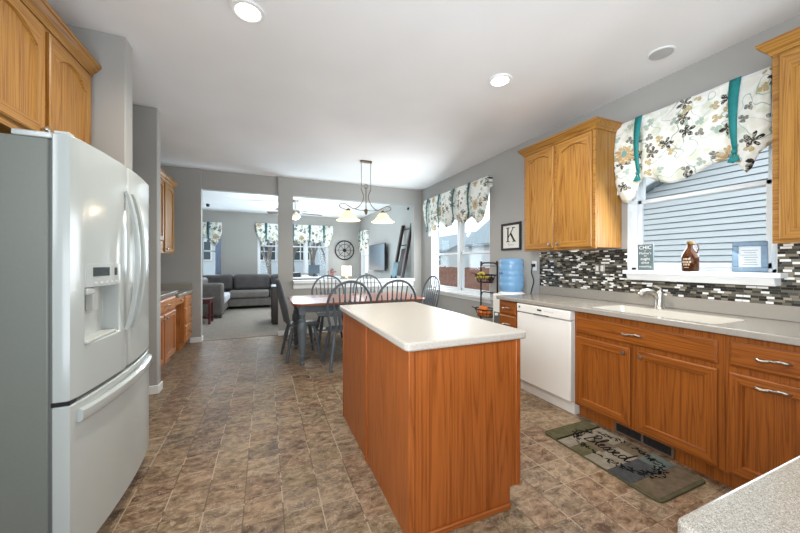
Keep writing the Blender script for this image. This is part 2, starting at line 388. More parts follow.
base('baseboard_fridge', -.853, -.838, 2.66, 2.8); base('baseboard_right', W-.014, W, 3.2, D-.02)
base('baseboard_living', LLX, W, LBY-.015, LBY); base('baseboard_side', W-.014, W, y1, LBY-.02)
base('baseboard_opening', -.947, -.933, D-.014, y1)
struct(MB().box(.447, 2.796, D-.05, y1+.05, .885, .95).build('trim_1', WHITE, bevel=.012), 'white ledge of the pass-through opening behind the dining table', 'ledge')
struct(MB().box(.447, 2.78, D-.016, D, .8, .884).build('trim_2', WHITE, bevel=.006))

def window(n, axis, p, rng, units, zm, depth=1, label=None):
    a0, a1, z0, z1 = rng; r = bpy.data.objects.new('window_%d' % n, None); COL.objects.link(r)
    r.location = (p, (a0+a1)/2, z0) if axis == 'x' else ((a0+a1)/2, p, z0); struct(r, label, 'window')
    def B(mb, d0, d1, u0, u1, q0, q1):
        if axis == 'x': mb.box(p+d0, p+d1, u0, u1, q0, q1)
        else: mb.box(u0, u1, p+d0, p+d1, q0, q1)
    f = MB(); w = .045
    B(f, .05, .14, a0, a0+w, z0, z1); B(f, .05, .14, a1-w, a1, z0, z1); B(f, .05, .14, a0, a1, z1-w, z1); B(f, .05, .14, a0, a1, z0, z0+.035)
    us = (a1-a0)/units
    for k in range(1, units): B(f, .045, .14, a0+us*k-.04, a0+us*k+.04, z0, z1)
    f.build('window_frame', VINYL, r, bevel=.004)
    l = MB(); B(l, .0, .05, a0, a0+.006, z0, z1); B(l, .0, .05, a1-.006, a1, z0, z1); B(l, 0, .05, a0, a1, z1-.006, z1); l.build('jamb', WHITE, r)
    for k in range(units):
        u0 = a0+us*k+(.04 if k else w); u1 = a0+us*(k+1)-(.04 if k < units-1 else w)
        for (q0, q1, dd, nm) in ((z0+.035, zm+.018, .07, 'lower_sash'), (zm-.018, z1-w, .1, 'upper_sash')):
            sm = MB(); t = .032
            B(sm, dd, dd+.028, u0, u0+t, q0, q1); B(sm, dd, dd+.028, u1-t, u1, q0, q1); B(sm, dd, dd+.028, u0, u1, q0, q0+t+.006); B(sm, dd, dd+.028, u0, u1, q1-t, q1)
            so = sm.build(nm, VINYL, r, bevel=.003)
            g = MB(); B(g, dd+.012, dd+.016, u0+t, u1-t, q0+t, q1-t); g.build('pane', PANE, so)
    return r
w1 = window(1, 'x', W, WIN1, 2, 1.42, label='white double window beside the dining table')
w2 = window(2, 'x', W, WIN2, 1, 1.79, label='white window over the kitchen sink')
w3 = window(3, 'x', W, WIN3, 1, 1.5); w4 = window(4, 'y', LBY, LWB, 3, 1.78); w5 = window(5, 'y', LBY, LWA, 1, 1.6)
w2s = MB(); w2s.box(2.855, W+.05, .905, 1.835, 1.168, 1.2)
pr = [(2.862, 1.168), (2.868, 1.155), (2.885, 1.118), (W, 1.118), (W, 1.168)]
w2s.prism(pr, lambda a, c, d: (a, d, c), .935, 1.81); w2s.build('window_sill', WHITE, w2, bevel=.004)
w1s = MB(); w1s.box(2.9, W+.05, 3.69, 5.6, .735, .772); w1s.box(W-.018, W, 3.72, 5.56, .68, .735); w1s.build('window_sill', WHITE, w1, bevel=.004)
MB().box(-.26, 1.94, LBY-.05, LBY+.05, .685, .722).build('window_sill', WHITE, w4, bevel=.004)
struct(MB().box(W-.008, W, -.4, .95, 1.0, 1.385).box(W-.008, W, .95, 1.86, 1.0, 1.118).box(W-.008, W, 1.86, 2.846, 1.0, 1.385).build('trim_3', MOSAIC), 'strip mosaic backsplash of dark and white tiles', 'backsplash')

# ------------------------------------------------------------------ cabinetry
def door_mesh(w, h, arch=0, fw=.055, t=.019):
    """local: u 0..w, z 0..h, d 0..t outward; material 0 upright grain, 1 across grain"""
    inner = [(fw, fw), (w-fw, fw)]; n = 12; zt = h-fw-arch; mid = [0, 0]
    top = []
    for k in range(n+1):
        q = k/n; x = w-fw-(w-2*fw)*q; top.append((x, zt+arch*(1-(2*q-1)**2)))
    inner += top
    outer = [(0, 0), (w, 0)]+[(w-w*k/n, h) for k in range(n+1)]
    c = .006
    def ins(loop, e):
        out = []
        for x, z in loop: out.append((x+(e if x < w/2-1e-6 else -e if x > w/2+1e-6 else 0), z+(e if z < h/2 else -e)))
        return out
    loops = [[(x, z, 0) for x, z in outer], [(x, z, t-.004) for x, z in outer], [(x, z, t) for x, z in ins(outer, c)], [(x, z, t) for x, z in inner], [(x, z, t-.013) for x, z in ins(inner, .005)]]
    m = len(inner); vs = sum(loops, []); fs = []; mi = []
    for L in range(4):
        for i in range(m):
            j = (i+1) % m; fs.append((L*m+i, L*m+j, (L+1)*m+j, (L+1)*m+i)); mi.append(1 if (i == 0 or 2 <= i <= m-2) else 0)
    fs.append(tuple(4*m+i for i in range(m))); mi.append(0)
    return vs, fs, mi
def slab_mesh(w, h, t=.019):
    loops = [[(0, 0), (w, 0), (w, h), (0, h)]]; c = .012
    L = [[(x, z, 0) for x, z in loops[0]], [(x, z, t-.008) for x, z in loops[0]], [(x+(c if x == 0 else -c), z+(c if z == 0 else -c), t) for x, z in loops[0]]]
    vs = sum(L, []); fs = []
    for k in range(2):
        for i in range(4): fs.append((k*4+i, k*4+(i+1) % 4, k*4+4+(i+1) % 4, k*4+4+i))
    fs.append((8, 9, 10, 11)); return vs, fs, [1]*len(fs)
def put_front(name, parent, geo, face, plane, a, z, mats):
    vs, fs, mi = geo; b = MB()
    b.v = [(plane+face*d, a+u, z+q) for u, q, d in vs]; b.f = list(fs); b.mi = list(mi)
    return b.build(name, mats, parent)
def knob(parent, x, y, z, face, label=None):
    o = MB().lathe([(.006, 0), (.006, .012), (.013, .016), (.016, .022), (.014, .028), (.004, .031)], (x, y, z), 12, (face, 0, 0)).build('knob', NICKEL, parent, smooth=True)
    return o
def pull(parent, x, y, z, face, w=.12):
    b = MB(); pts = [(x, y-w/2, z), (x+face*.022, y-w/2+.008, z+.002), (x+face*.028, y-w/4, z+.006), (x+face*.026, y-w*.06, z), (x+face*.03, y, z+.003), (x+face*.026, y+w*.06, z), (x+face*.028, y+w/4, z-.006), (x+face*.022, y+w/2-.008, z-.002), (x, y+w/2, z)]
    P = bez(pts, 5); R = [.0045+.0035*abs(math.sin(i/len(P)*PI*2)) for i in range(len(P))]
    b.tube(P, R, 8); return b.build('handle', NICKEL, parent, smooth=True)
def crown(parent, face, xf, y0, y1, z, xw, mat, ends=(True, True)):
    prof = [(0, 0), (.008, .0), (.012, .018), (.026, .03), (.042, .052), (.05, .058), (.05, .075), (0, .075)]
    b = MB()
    e0 = .05 if ends[0] else 0; e1 = .05 if ends[1] else 0
    rows = []
    for d, q in prof:
        k0 = d if ends[0] else 0; k1 = d if ends[1] else 0
        rows.append([(xw, y0-k0, z+q), (xf+face*d, y0-k0, z+q), (xf+face*d, y1+k1, z+q), (xw, y1+k1, z+q)])
    vs = sum(rows, []); n = len(rows)
    fs = [(i*4+k, i*4+k+1, (i+1)*4+k+1, (i+1)*4+k) for i in range(n-1) for k in range(3)]
    fs += [tuple(((n-1)*4+k) for k in range(4)), (0, 1, 2, 3)]
    b.add(vs, fs); b.build('crown_moulding', mat, parent)

def upper(label, face, xf, xw, y0, y1, z0, z1, doors, mats=(OV, OY), arch=.045, knobs=None, group=None, ends=(True, True), crownz=True):
    r = thing('wall_cabinet', label, 'cabinet', ((xf+xw)/2, (y0+y1)/2, z0), 0, group)
    b = MB(); b.box(xf-face*.02, xw, y0, y1, z0+.012, z1); b.box(xf, xf-face*.02, y0, y1, z0, z1, 1); b.build('body', list(mats), r, bevel=.002)
    for (a0, a1, q0, q1, kn) in doors:
        d = put_front('door', r, door_mesh(a1-a0, q1-q0, arch), face, xf, a0, q0, list(mats))
        if kn: knob(d, xf+face*.019, *kn, face)
    if crownz: crown(r, face, xf, y0, y1, z1-.01, xw, mats[1], ends)
    return r
R1 = upper('oak wall cabinet with two arched doors between framed K and sink window', -1, 2.62, W, 1.91, 2.735, 1.385, 2.43, [(1.935, 2.3, 1.405, 2.41, (2.27, 1.445)), (2.335, 2.7, 1.405, 2.41, (2.365, 1.445))])
R2 = upper('oak wall cabinet at the right edge, right of the sink window', -1, 2.62, W, -.1, .862, 1.37, 2.43, [(.41, .832, 1.39, 2.41, (.44, 1.44)), (-.07, .375, 1.39, 2.41, (.34, 1.44))])
FU = upper('oak wall cabinet with arched doors above the white refrigerator', 1, -1.025, LW, 1.66, 2.655, 1.85, 2.46, [(2.19, 2.61, 1.885, 2.43, (2.22, 1.915)), (1.7, 2.15, 1.885, 2.43, (2.12, 1.915))], ends=(True, False), arch=.07)
DU1 = upper('oak wall cabinet with open cubby above the desk, next to the stub wall', 1, -1.25, LW, 3.9, 5.14, 1.39, 2.37, [(3.93, 4.5, 1.55, 2.34, (4.47, 1.58)), (4.54, 5.11, 1.55, 2.34, (4.57, 1.58))], ends=(False, False), arch=.03)
DU2 = upper('narrow tall oak wall cabinet above the desk, nearest the far wall', 1, -1.25, LW, 5.145, 5.65, 1.39, 2.37, [(5.17, 5.62, 1.41, 2.34, (5.2, 1.45))], ends=(False, True), arch=.03)

MT = [BV, BY]
def base_unit(label, y0, y1, fronts, name='base_cabinet', xf=2.36, face=-1, xw=2.95, top=.868, toe=.1, td=.055, mats=MT, hollow=False):
    r = thing(name, label, 'cabinet', ((xf+xw)/2, (y0+y1)/2, 0))
    b = MB(); q = face*.02
    if hollow:
        b.box(xf, xf-q, y0, y1, toe, top); b.box(xf-q, xw, y0, y0+.018, toe, top); b.box(xf-q, xw, y1-.018, y1, toe, top); b.box(xf-q, xw, y0+.018, y1-.018, toe, toe+.018); b.box(xw-.01, xw, y0+.018, y1-.018, toe+.018, top)
    else: b.box(xf, xw, y0, y1, toe, top)
    b.build('body', mats, r)
    MB().box(xf-face*td, xw, y0, y1, 0, toe).build('toe_kick', mats, r)
    for kind, a0, a1, q0, q1, hw in fronts:
        g = door_mesh(a1-a0, q1-q0) if kind == 'door' else slab_mesh(a1-a0, q1-q0)
        o = put_front(kind, r, g, face, xf, a0, q0, mats)
        for h in hw:
            if h[0] == 'k': knob(o, xf+face*.019, h[1], h[2], face)
            else: pull(o, xf+face*.019, h[1], h[2], face, h[3] if len(h) > 3 else .12)
    return r
dl = lambda q0, q1: ('drawer', 2.565, 2.815, q0, q1, [('p', 2.69, (q0+q1)/2, .1)])
base_unit('narrow oak drawer base at the left end of the counter, left of the dishwasher', 2.535, 2.83, [dl(.725, .855), dl(.535, .71), dl(.325, .52), dl(.12, .31)])
SB = base_unit('oak sink base cabinet with two doors behind the kitchen mat', .955, 1.9, [('drawer', .985, 1.88, .695, .828, [('p', 1.435, .765, .13)]), ('door', 1.455, 1.88, .118, .665, [('k', 1.488, .628)]), ('door', .985, 1.41, .118, .665, [('k', 1.375, .628)])], hollow=True)
base_unit('oak base cabinet with drawer and pull out door, right of the sink base', .42, .953, [('drawer', .47, .935, .7, .835, [('p', .765, .77, .125)]), ('door', .47, .935, .118, .665, [('p', .765, .625, .125)])])
base_unit('oak corner base cabinet under the counter at the right edge', -.4, .418, [('door', .27, .41, .118, .835, [])])
pc = thing('base_cabinet', 'oak peninsula base under the counter corner in the right foreground', 'cabinet', (1.4, -.1, 0))
MB().box(.57, 2.3, -.38, .235, .1, .868).build('body', MT, pc, bevel=.003); MB().box(.62, 2.3, -.33, .18, 0, .1).build('toe_kick', MT, pc)

dw = thing('dishwasher', 'bisque dishwasher between the drawer base and the sink base', 'dishwasher', (2.65, 2.215, 0))
MB().box(2.37, 2.93, 1.91, 2.528, .105, .862).box(2.39, 2.93, 1.91, 2.528, 0, .105).build('body', APPL, dw)
MB().box(2.325, 2.37, 1.912, 2.524, .11, .775).build('door', APPL, dw, bevel=.006)
cp = MB(); cp.box(2.318, 2.37, 1.912, 2.524, .782, .862).build('control_panel', APPL, dw, bevel=.008)
cpo = dw.children[-1]
MB().box(2.316, 2.3185, 2.21, 2.26, .82, .835).build('display', BLACK, cpo); MB().box(2.316, 2.3185, 2.475, 2.495, .82, .84).build('badge', GASKET, cpo)
bb = MB()
for k in range(5): bb.box(2.3165, 2.3185, 2.08+k*.022, 2.095+k*.022, .822, .83)
bb.build('buttons', GREYP, cpo); MB().box(2.315, 2.3185, 2.13, 2.3, .781, .79).build('latch', GASKET, cpo)
MB().box(2.37, 2.39, 1.912, 2.524, .0, .105).build('kick_panel', APPL, dw)

# floor register in the toe kick
rg = thing('floor_register', 'dark heating register grille in the toe kick above the mat', 'vent', (2.405, 1.4, 0))
fr = MB(); fr.box(2.398, 2.4045, 1.22, 1.6, .01, .022); fr.box(2.398, 2.4045, 1.22, 1.6, .078, .092); fr.box(2.398, 2.4045, 1.22, 1.235, .022, .078); fr.box(2.398, 2.4045, 1.585, 1.6, .022, .078); fr.box(2.398, 2.4045, 1.4, 1.415, .022, .078)
fr.build('frame', plain('brown_register_metal', (92, 78, 66), .5), rg); MB().box(2.403, 2.4048, 1.235, 1.585, .022, .078).build('backing', BLACK, rg)
sl = MB()
for k in range(40):
    y = 1.24+k*.0087
    sl.box(2.3995, 2.403, y, y+.003, .022, .078)
sl.build('louvers', plain('dark_grille', (48, 42, 38), .6), rg)

# L-shaped worktop with the sink cut in
F = 2.3175; zt, zb = .907, .869
ct = thing('countertop', 'speckled beige solid surface worktop along the right wall with foreground corner', 'countertop', (2.64, 1.2, zb))
def rounded(poly_r, n=6):
    out = []
    m = len(poly_r)
    for i, (x, y, r) in enumerate(poly_r):
        if r <= 0: out.append((x, y)); continue
        p = Vector((x, y)); a = (Vector(poly_r[i-1][:2])-p).normalized(); c = (Vector(poly_r[(i+1) % m][:2])-p).normalized()
        for k in range(n+1):
            t = k/n; out.append(tuple(p+a*r*(1-t)**2+c*r*t**2))
    return out
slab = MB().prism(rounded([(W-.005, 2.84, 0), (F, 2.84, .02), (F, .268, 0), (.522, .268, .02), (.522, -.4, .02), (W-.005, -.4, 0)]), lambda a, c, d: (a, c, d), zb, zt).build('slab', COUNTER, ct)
sx0, sx1, sy0, sy1 = 2.4, 2.78, 1.02, 1.8
cut = MB().prism(rounded([(sx0, sy0, .06), (sx1, sy0, .06), (sx1, sy1, .06), (sx0, sy1, .06)]), lambda a, c, d: (a, c, d), zb-.05, zt+.05).build('cutter', COUNTER)
def boolcut(o, c):
    md = o.modifiers.new('cut', 'BOOLEAN'); md.object = c; md.operation = 'DIFFERENCE'; md.solver = 'EXACT'
    bpy.context.view_layer.update(); dg = bpy.context.evaluated_depsgraph_get()
    me = bpy.data.meshes.new_from_object(o.evaluated_get(dg)); o.modifiers.clear(); o.data = me
    bpy.data.objects.remove(c)
boolcut(slab, cut)
d = slab.modifiers.new('bevel', 'BEVEL'); d.width = .007; d.segments = 3; d.limit_method = 'ANGLE'; d.angle_limit = math.radians(50)
MB().box(W-.03, W-.006, -.4, 2.835, zt, 1.0).build('back_splash', COUNTER, ct, bevel=.004)
sk = MB()
lo = rounded([(sx0, sy0, .06), (sx1, sy0, .06), (sx1, sy1, .06), (sx0, sy1, .06)]); n = len(lo)
def shrink(e): return [(2.59+(x-2.59)*(1-e/.19), 1.41+(y-1.41)*(1-e/.39)) for x, y in lo]
R = [[(x, y, zt-.004) for x, y in lo], [(x, y, zt-.03) for x, y in shrink(.002)], [(x, y, .74) for x, y in shrink(.02)], [(x, y, .72) for x, y in shrink(.05)]]
sk.add(sum(R, []), [(i*n+k, i*n+(k+1) % n, (i+1)*n+(k+1) % n, (i+1)*n+k) for i in range(3) for k in range(n)]+[tuple(3*n+k for k in range(n))])
sk.build('sink_basin', SINKM, ct, smooth=True)
# faucet
fa = thing('faucet', 'brushed nickel kitchen faucet behind the sink, below the window', 'faucet', (2.845, 1.545, zt))
MB().lathe([(.034, 0), (.034, .01), (.028, .018), (.027, .08), (.029, .105), (.025, .125), (.012, .138)], (2.845, 1.545, zt), 18).build('body', NICKEL, fa, smooth=True)
MB().tube(bez([(2.845, 1.545, zt+.05), (2.825, 1.555, zt+.1), (2.785, 1.575, zt+.13), (2.745, 1.6, zt+.128), (2.72, 1.615, zt+.1)], 6), [.02]*14+[.022]*4+[.026]*7, 12).build('spout', NICKEL, fa, smooth=True)
MB().tube(bez([(2.845, 1.545, zt+.13), (2.855, 1.54, zt+.15), (2.85, 1.58, zt+.168)], 5), .008, 8).build('lever', NICKEL, fa, smooth=True)

# island
ib = thing('kitchen_island', 'oak veneered kitchen island standing on the tile floor', 'island', (.91, 2.0, 0))
bx0, bx1, by0_, by1_ = .6, 1.226, 1.318, 2.64
MB().prism([(bx0, 0), (bx1-.06, 0), (bx1-.06, .105), (bx1, .105), (bx1, .869), (bx0, .869)], lambda a, c, d: (a, d, c), by0_, by1_).build('body', ISL, ib)
for y0, y1_, nm in ((by0_+.02, 1.965, 'side_panel'), (1.985, by1_-.02, 'side_panel')): MB().box(bx0-.006, bx0, y0, y1_, .0, .868).build(nm, ISL, ib, bevel=.002)
st = MB(); st.box(bx0-.01, bx0+.02, by0_-.008, by0_+.018, 0, .868); st.build('corner_post', ISL, ib, bevel=.003)
MB().box(bx0-.009, bx0, by1_-.02, by1_+.004, 0, .868).build('corner_post', ISL, ib, bevel=.003); MB().box(bx0-.014, bx0, 1.962, 1.988, 0, .868).build('batten', ISL, ib, bevel=.002)
MB().box(bx1-.022, bx1+.006, by0_-.006, by0_+.01, .105, .868).build('corner_post', ISL, ib, bevel=.003)
MB().box(bx0+.02, bx1-.062, by0_-.014, by0_, 0, .028).build('shoe_moulding', ISLX, ib, bevel=.005)
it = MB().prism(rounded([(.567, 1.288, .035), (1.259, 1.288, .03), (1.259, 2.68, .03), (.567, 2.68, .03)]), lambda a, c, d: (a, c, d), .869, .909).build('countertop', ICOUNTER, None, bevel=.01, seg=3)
tag(it, 'pale speckled worktop on the kitchen island', 'countertop')

# desk run on the left
LT = [oak('desk_oak_upright', 'z', (184, 114, 56), (142, 80, 34)), oak('desk_oak_along', 'y', (204, 134, 70), (142, 80, 34))]
base_unit('oak base cabinet of the desk run, beside the second stub wall', 3.885, 5.0, [('drawer', 3.92, 4.96, .69, .835, [('p', 4.55, .765, .1)]), ('door', 3.92, 4.42, .12, .66, [('k', 4.38, .62)]), ('door', 4.46, 4.96, .12, .66, [('k', 4.5, .62)])], xf=-1.085, face=1, xw=LW+.025, top=.86, mats=LT)
dk = base_unit('oak writing desk with three drawers and knee space against the far wall', 5.5, 5.93, [('drawer', 5.52, 5.91, .62, .77, [('k', 5.715, .695)]), ('drawer', 5.52, 5.91, .37, .6, [('k', 5.715, .49)]), ('drawer', 5.52, 5.91, .12, .35, [('k', 5.715, .24)])], name='writing_desk', xf=-1.085, face=1, xw=LW+.025, top=.8, mats=LT)
kd = put_front('drawer', dk, slab_mesh(.46, .1), 1, -1.1, 5.02, .695, LT); MB().box(-1.55, -1.102, 5.03, 5.47, .7, .79).build('drawer_box', LT[0], kd); knob(kd, -1.081, 5.25, .745, 1)
MB().prism(rounded([(LW+.003, 3.885, 0), (-1.05, 3.885, 0), (-1.05, 5.01, .02), (LW+.003, 5.01, 0)]), lambda a, c, d: (a, c, d), .862, .905).build('countertop', COUNTER, None, bevel=.006)
tag(bpy.context.scene.collection.objects[-1], 'higher grey worktop section of the desk run, by the stub wall', 'countertop')
MB().box(LW+.004, -1.05, 5.012, 5.952, .802, .845).build('desktop', COUNTER, dk, bevel=.006); MB().box(LW+.004, -1.06, 5.925, 5.952, .845, .955).build('end_splash', COUNTER, dk, bevel=.004)

# ------------------------------------------------------------------ refrigerator
rf = thing('refrigerator', 'large white french door refrigerator with ice dispenser at the left edge', 'refrigerator', (-1.1, 2.09, 0))
fx, y0, y1_ = -.69, 1.63, 2.55; ym = (y0+y1_)/2
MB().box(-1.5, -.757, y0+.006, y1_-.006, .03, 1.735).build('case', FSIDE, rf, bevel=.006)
MB().box(-1.45, -.76, y0+.03, y1_-.03, 0, .03).build('base_grille', GASKET, rf)
MB().box(-.757, -.748, y0+.012, y1_-.012, .1, 1.73).build('door_gasket', GASKET, rf)
def bow(y): return fx+.034*(1-((y-ym)/.46)**2)
def door_poly(a0, a1, n=10):
    pts = [(-.747, a0)]
    r = .016
    L = [a0+(a1-a0)*k/n for k in range(n+1)]
    pts.append((bow(a0)-r, a0)); pts.append((bow(a0)-r*.3, a0+r*.3))
    for y in L:
        if a0+r <= y <= a1-r: pts.append((bow(y), y))
    pts.append((bow(a1)-r*.3, a1-r*.3)); pts.append((bow(a1)-r, a1)); pts.append((-.747, a1)); return pts
def fdoor(nm, a0, a1, z0, z1, cutbox=None):
    o = MB().prism(door_poly(a0, a1), lambda a, c, d: (a, c, d), z0, z1).build(nm, FRIDGE, rf)
    o.data.polygons.foreach_set('use_smooth', [True]*len(o.data.polygons))
    if cutbox:
        boolcut(o, cutbox)
    o.data.set_sharp_from_angle(angle=math.radians(35))
    m = o.modifiers.new('bevel', 'BEVEL'); m.width = .006; m.segments = 2; m.limit_method = 'ANGLE'; m.angle_limit = math.radians(60)
    return o
cutb = MB().box(-.73, -.6, 1.71, 1.982, .93, 1.158).build('cutter', FRIDGE)
ld = fdoor('door', y0, 2.083, .728, 1.757, cutb); rd = fdoor('door', 2.09, y1_, .728, 1.757); fz = fdoor('freezer_drawer', y0, y1_, .095, .712)
def vbar(parent, y, s):
    P = []; 
    for k in range(21):
        t = k/20; z = .925+t*.7; P.append((bow(y)+.006+.046*math.sin(PI*t)**.7, y+s*.018*math.sin(PI*t), z))
    vs = []; fs = []
    for i, p in enumerate(P):
        w = .0095; dpt = .01
        vs += [(p[0]-dpt, p[1]-w, p[2]), (p[0]+dpt*.4, p[1]-w, p[2]), (p[0]+dpt, p[1]-w*.4, p[2]), (p[0]+dpt, p[1]+w*.4, p[2]), (p[0]+dpt*.4, p[1]+w, p[2]), (p[0]-dpt, p[1]+w, p[2])]
    for i in range(20):
        for k in range(6): fs.append((i*6+k, i*6+(k+1) % 6, i*6+6+(k+1) % 6, i*6+6+k))
    fs += [tuple(range(6)), tuple(range(120, 126))]
    MB().add(vs, fs).build('handle', FRIDGE, parent, smooth=True)
vbar(ld, 2.045, 0); vbar(rd, 2.13, 0)
P = []; vs = []; fs = []
for k in range(25):
    t = k/24; y = lerp(1.67, 2.51, t); x = bow(y)+.004+.016*math.sin(PI*t)**.5
    for dx, dz in ((-.014, -.024), (.002, -.028), (.01, -.018), (.01, .016), (.0, .026), (-.014, .024)): vs.append((x+dx, y, .658+dz))
for i in range(24):
    for k in range(6): fs.append((i*6+k, i*6+(k+1) % 6, i*6+6+(k+1) % 6, i*6+6+k))
fs += [tuple(range(6)), tuple(range(144, 150))]
MB().add(vs, fs).build('handle', FRIDGE, fz, smooth=True)
# dispenser
dp = MB(); xx = bow(1.83)
dp.box(-.738, -.728, 1.71, 1.982, .93, 1.158); dp.build('dispenser_back', GREYP, ld)
MB().box(-.728, xx-.004, 1.71, 1.982, .93, .942).build('drip_tray', GREYP, ld, bevel=.003)
pn = MB(); pp = [(bow(1.708)-.004, 1.708), (bow(1.708)+.003, 1.708), (bow(1.84)+.0035, 1.84), (bow(1.985)+.003, 1.985), (bow(1.985)-.004, 1.985)]
pn.prism(pp, lambda a, c, d: (a, c, d), 1.16, 1.258); pno = pn.build('control_panel', FRIDGE, ld, bevel=.002)
def onpanel(a0, a1, z0, z1, nm, m, e=.006):
    pp = [(bow(a0), a0), (bow(a0)+e, a0), (bow(a1)+e, a1), (bow(a1), a1)]
    return MB().prism(pp, lambda a, c, d: (a, c, d), z0, z1).build(nm, m, pno)
onpanel(1.755, 1.875, 1.205, 1.243, 'display', LCD, .0052); onpanel(1.925, 1.945, 1.205, 1.24, 'display', BLACK, .0052)
for k in range(5): onpanel(1.758+k*.042, 1.78+k*.042, 1.172, 1.182, 'button', GREYP, .005)
MB().box(-.728, -.675, 1.715, 1.785, 1.13, 1.157).build('ice_chute', FRIDGE, ld, bevel=.004); MB().box(-.728, -.7, 1.83, 1.88, 1.05, 1.157).build('paddle', GREYP, ld, bevel=.004)
MB().box(-.86, -.745, y0+.004, y0+.09, 1.735, 1.757).build('hinge_cover', FRIDGE, rf, bevel=.004); MB().box(-.745, -.7, y0+.01, y0+.05, 1.757, 1.768).build('hinge', GREYP, rf, bevel=.003)
MB().box(-.75, -.695, y0+.004, y0+.05, .713, .727).build('hinge', BLACK, rf); MB().box(-.86, -.745, y1_-.09, y1_-.004, 1.735, 1.757).build('hinge_cover', FRIDGE, rf, bevel=.004)
onp = MB().prism([(bow(2.525), 2.525), (bow(2.525)+.003, 2.525), (bow(2.54)+.003, 2.54), (bow(2.54), 2.54)], lambda a, c, d: (a, c, d), 1.64, 1.68).build('badge', GASKET, rd)

# ------------------------------------------------------------------ ceiling fixtures
def can(x, y, label):
    r = thing('recessed_light', label, 'ceiling light', (x, y, C-.012), 0)
    MB().lathe([(.062, .012), (.068, .002), (.092, 0), (.095, .006), (.095, .012)], (x, y, C-.012), 28).build('trim_ring', WHITE, r, smooth=True)
    MB().lathe([(.0, .0), (.066, 0.0), (.066, .006)], (x, y, C-.0135), 24).build('lamp', CANL, r)
    d = bpy.data.lights.new('recessed_light_beam', 'AREA'); d.shape = 'DISK'; d.size = .13; d.energy = 16; d.color = (1, .93, .83); d.spread = math.radians(150)
    o = bpy.data.objects.new('recessed_light_beam', d); COL.objects.link(o); o.location = (x, y, C-.022)
can(-.096, 2.112, 'lit recessed ceiling light, the left and nearer of the two'); can(1.769, 2.115, 'lit recessed ceiling light in front of the oak wall cabinet')
sp = thing('ceiling_speaker', 'round white speaker grille flush in the ceiling near the sink', 'speaker', (2.6, 1.4, C-.008))
MB().lathe([(.07, 0), (.078, .0), (.08, .008)], (2.6, 1.4, C-.008), 28).build('rim', WHITE, sp, smooth=True); MB().lathe([(.0, 0), (.07, 0), (.07, .004)], (2.6, 1.4, C-.0095), 28).build('grille', plain('grey_mesh', (190, 190, 190), .8), sp)

# ------------------------------------------------------------------ sink window valance and sill items
def valance(name, label, axis, p, a0, a1, ztop, prof, ribs, fabric, ribmat, rw=.045, side=-1, group=None, knots=True, ret=.07):
    r = thing(name, label, 'valance', (p, (a0+a1)/2, ztop-.5) if axis == 'x' else ((a0+a1)/2, p, ztop-.5), 0, group)
    nu, nv = 72, 22; vs = []
    rp = [q[0] for q in ribs]
    for i in range(nu+1):
        a = lerp(a0, a1, i/nu); zb_ = path(prof, a); nr = min(abs(a-q) for q in rp) if rp else 1
        for j in range(nv+1):
            t = j/nv; z = lerp(ztop, zb_, t)
            puff = .035*math.sin(min(1, t*1.02)*PI)**.8*min(1, nr/.12)+.02*t*math.sin(a*46)*math.exp(-nr*6)+.008*math.sin(a*23+t*3)
            curl = -.03*max(0, (t-.86)/.14) if nr > .05 else 0
            d = side*(ret+puff+curl)
            vs.append((p+d, a, z) if axis == 'x' else (a, p+d, z))
    fs = [(i*(nv+1)+j, (i+1)*(nv+1)+j, (i+1)*(nv+1)+j+1, i*(nv+1)+j+1) for i in range(nu) for j in range(nv)]
    MB().add(vs, fs).build('cloth', fabric, r, smooth=True, solid=.004)
    for e in (a0, a1):
        zz = path(prof, e)
        q = [(p, e, ztop), (p+side*ret, e, ztop), (p+side*ret, e, zz), (p, e, zz+.05)] if axis == 'x' else [(e, p, ztop), (e, p+side*ret, ztop), (e, p+side*ret, zz), (e, p, zz+.05)]
        MB().add(q, [(0, 1, 2, 3)]).build('side_return', fabric, r, solid=.003)
    if axis == 'x': MB().box(p, p+side*ret, a0+.005, a1-.005, ztop-.02, ztop-.002).build('mounting_board', WHITE, r)
    else: MB().box(a0+.005, a1-.005, p, p+side*ret, ztop-.02, ztop-.002).build('mounting_board', WHITE, r)
    for a, zk, w in ribs:
        b = MB(); f = side*(ret+.052)
        def P(u, d, z): return (p+d, u, z) if axis == 'x' else (u, p+d, z)
        n = 10
        rows = []
        for k in range(n+1):
            t = k/n; hw = lerp(w/2, w*.2, t**1.2); d = side*(ret+.012+.036*math.sin(PI*min(1, t*.97))**.8+.004)
            rows += [P(a-hw, d, lerp(ztop+.002, zk, t)), P(a+hw, d, lerp(ztop+.002, zk, t))]
        b.add(rows, [(2*k, 2*k+1, 2*k+3, 2*k+2) for k in range(n)])
        if knots:
            for s in (-1, 1):
                q = [P(a+s*w*.1, side*(ret+.03), zk), P(a+s*w*.55, side*(ret+.04), zk-w*1.1), P(a-s*w*.05, side*(ret+.05), zk-w*1.35)]
                b.add(q, [(0, 1, 2)])
            c = P(a, side*(ret+.032), zk); b.ball(c, w*.28, w*.28, w*.3, 8, 6)
        b.build('ribbon', ribmat, r, smooth=True, solid=.003)
    return r
valance('window_valance', 'large floral valance with two teal ribbons over the sink window', 'x', W-.001, .95, 1.905, 2.485,
        [(.95, 2.02), (1.02, 1.96), (1.07, 1.85), (1.12, 1.94), (1.17, 1.99), (1.27, 1.95), (1.4, 1.9), (1.5, 1.885), (1.58, 1.91), (1.66, 1.965), (1.7, 1.97), (1.74, 1.92), (1.76, 1.84), (1.82, 1.78), (1.88, 1.8), (1.905, 1.86)],
        [(1.115, 2.0, .06), (1.715, 2.01, .055)], FABR, TEAL)
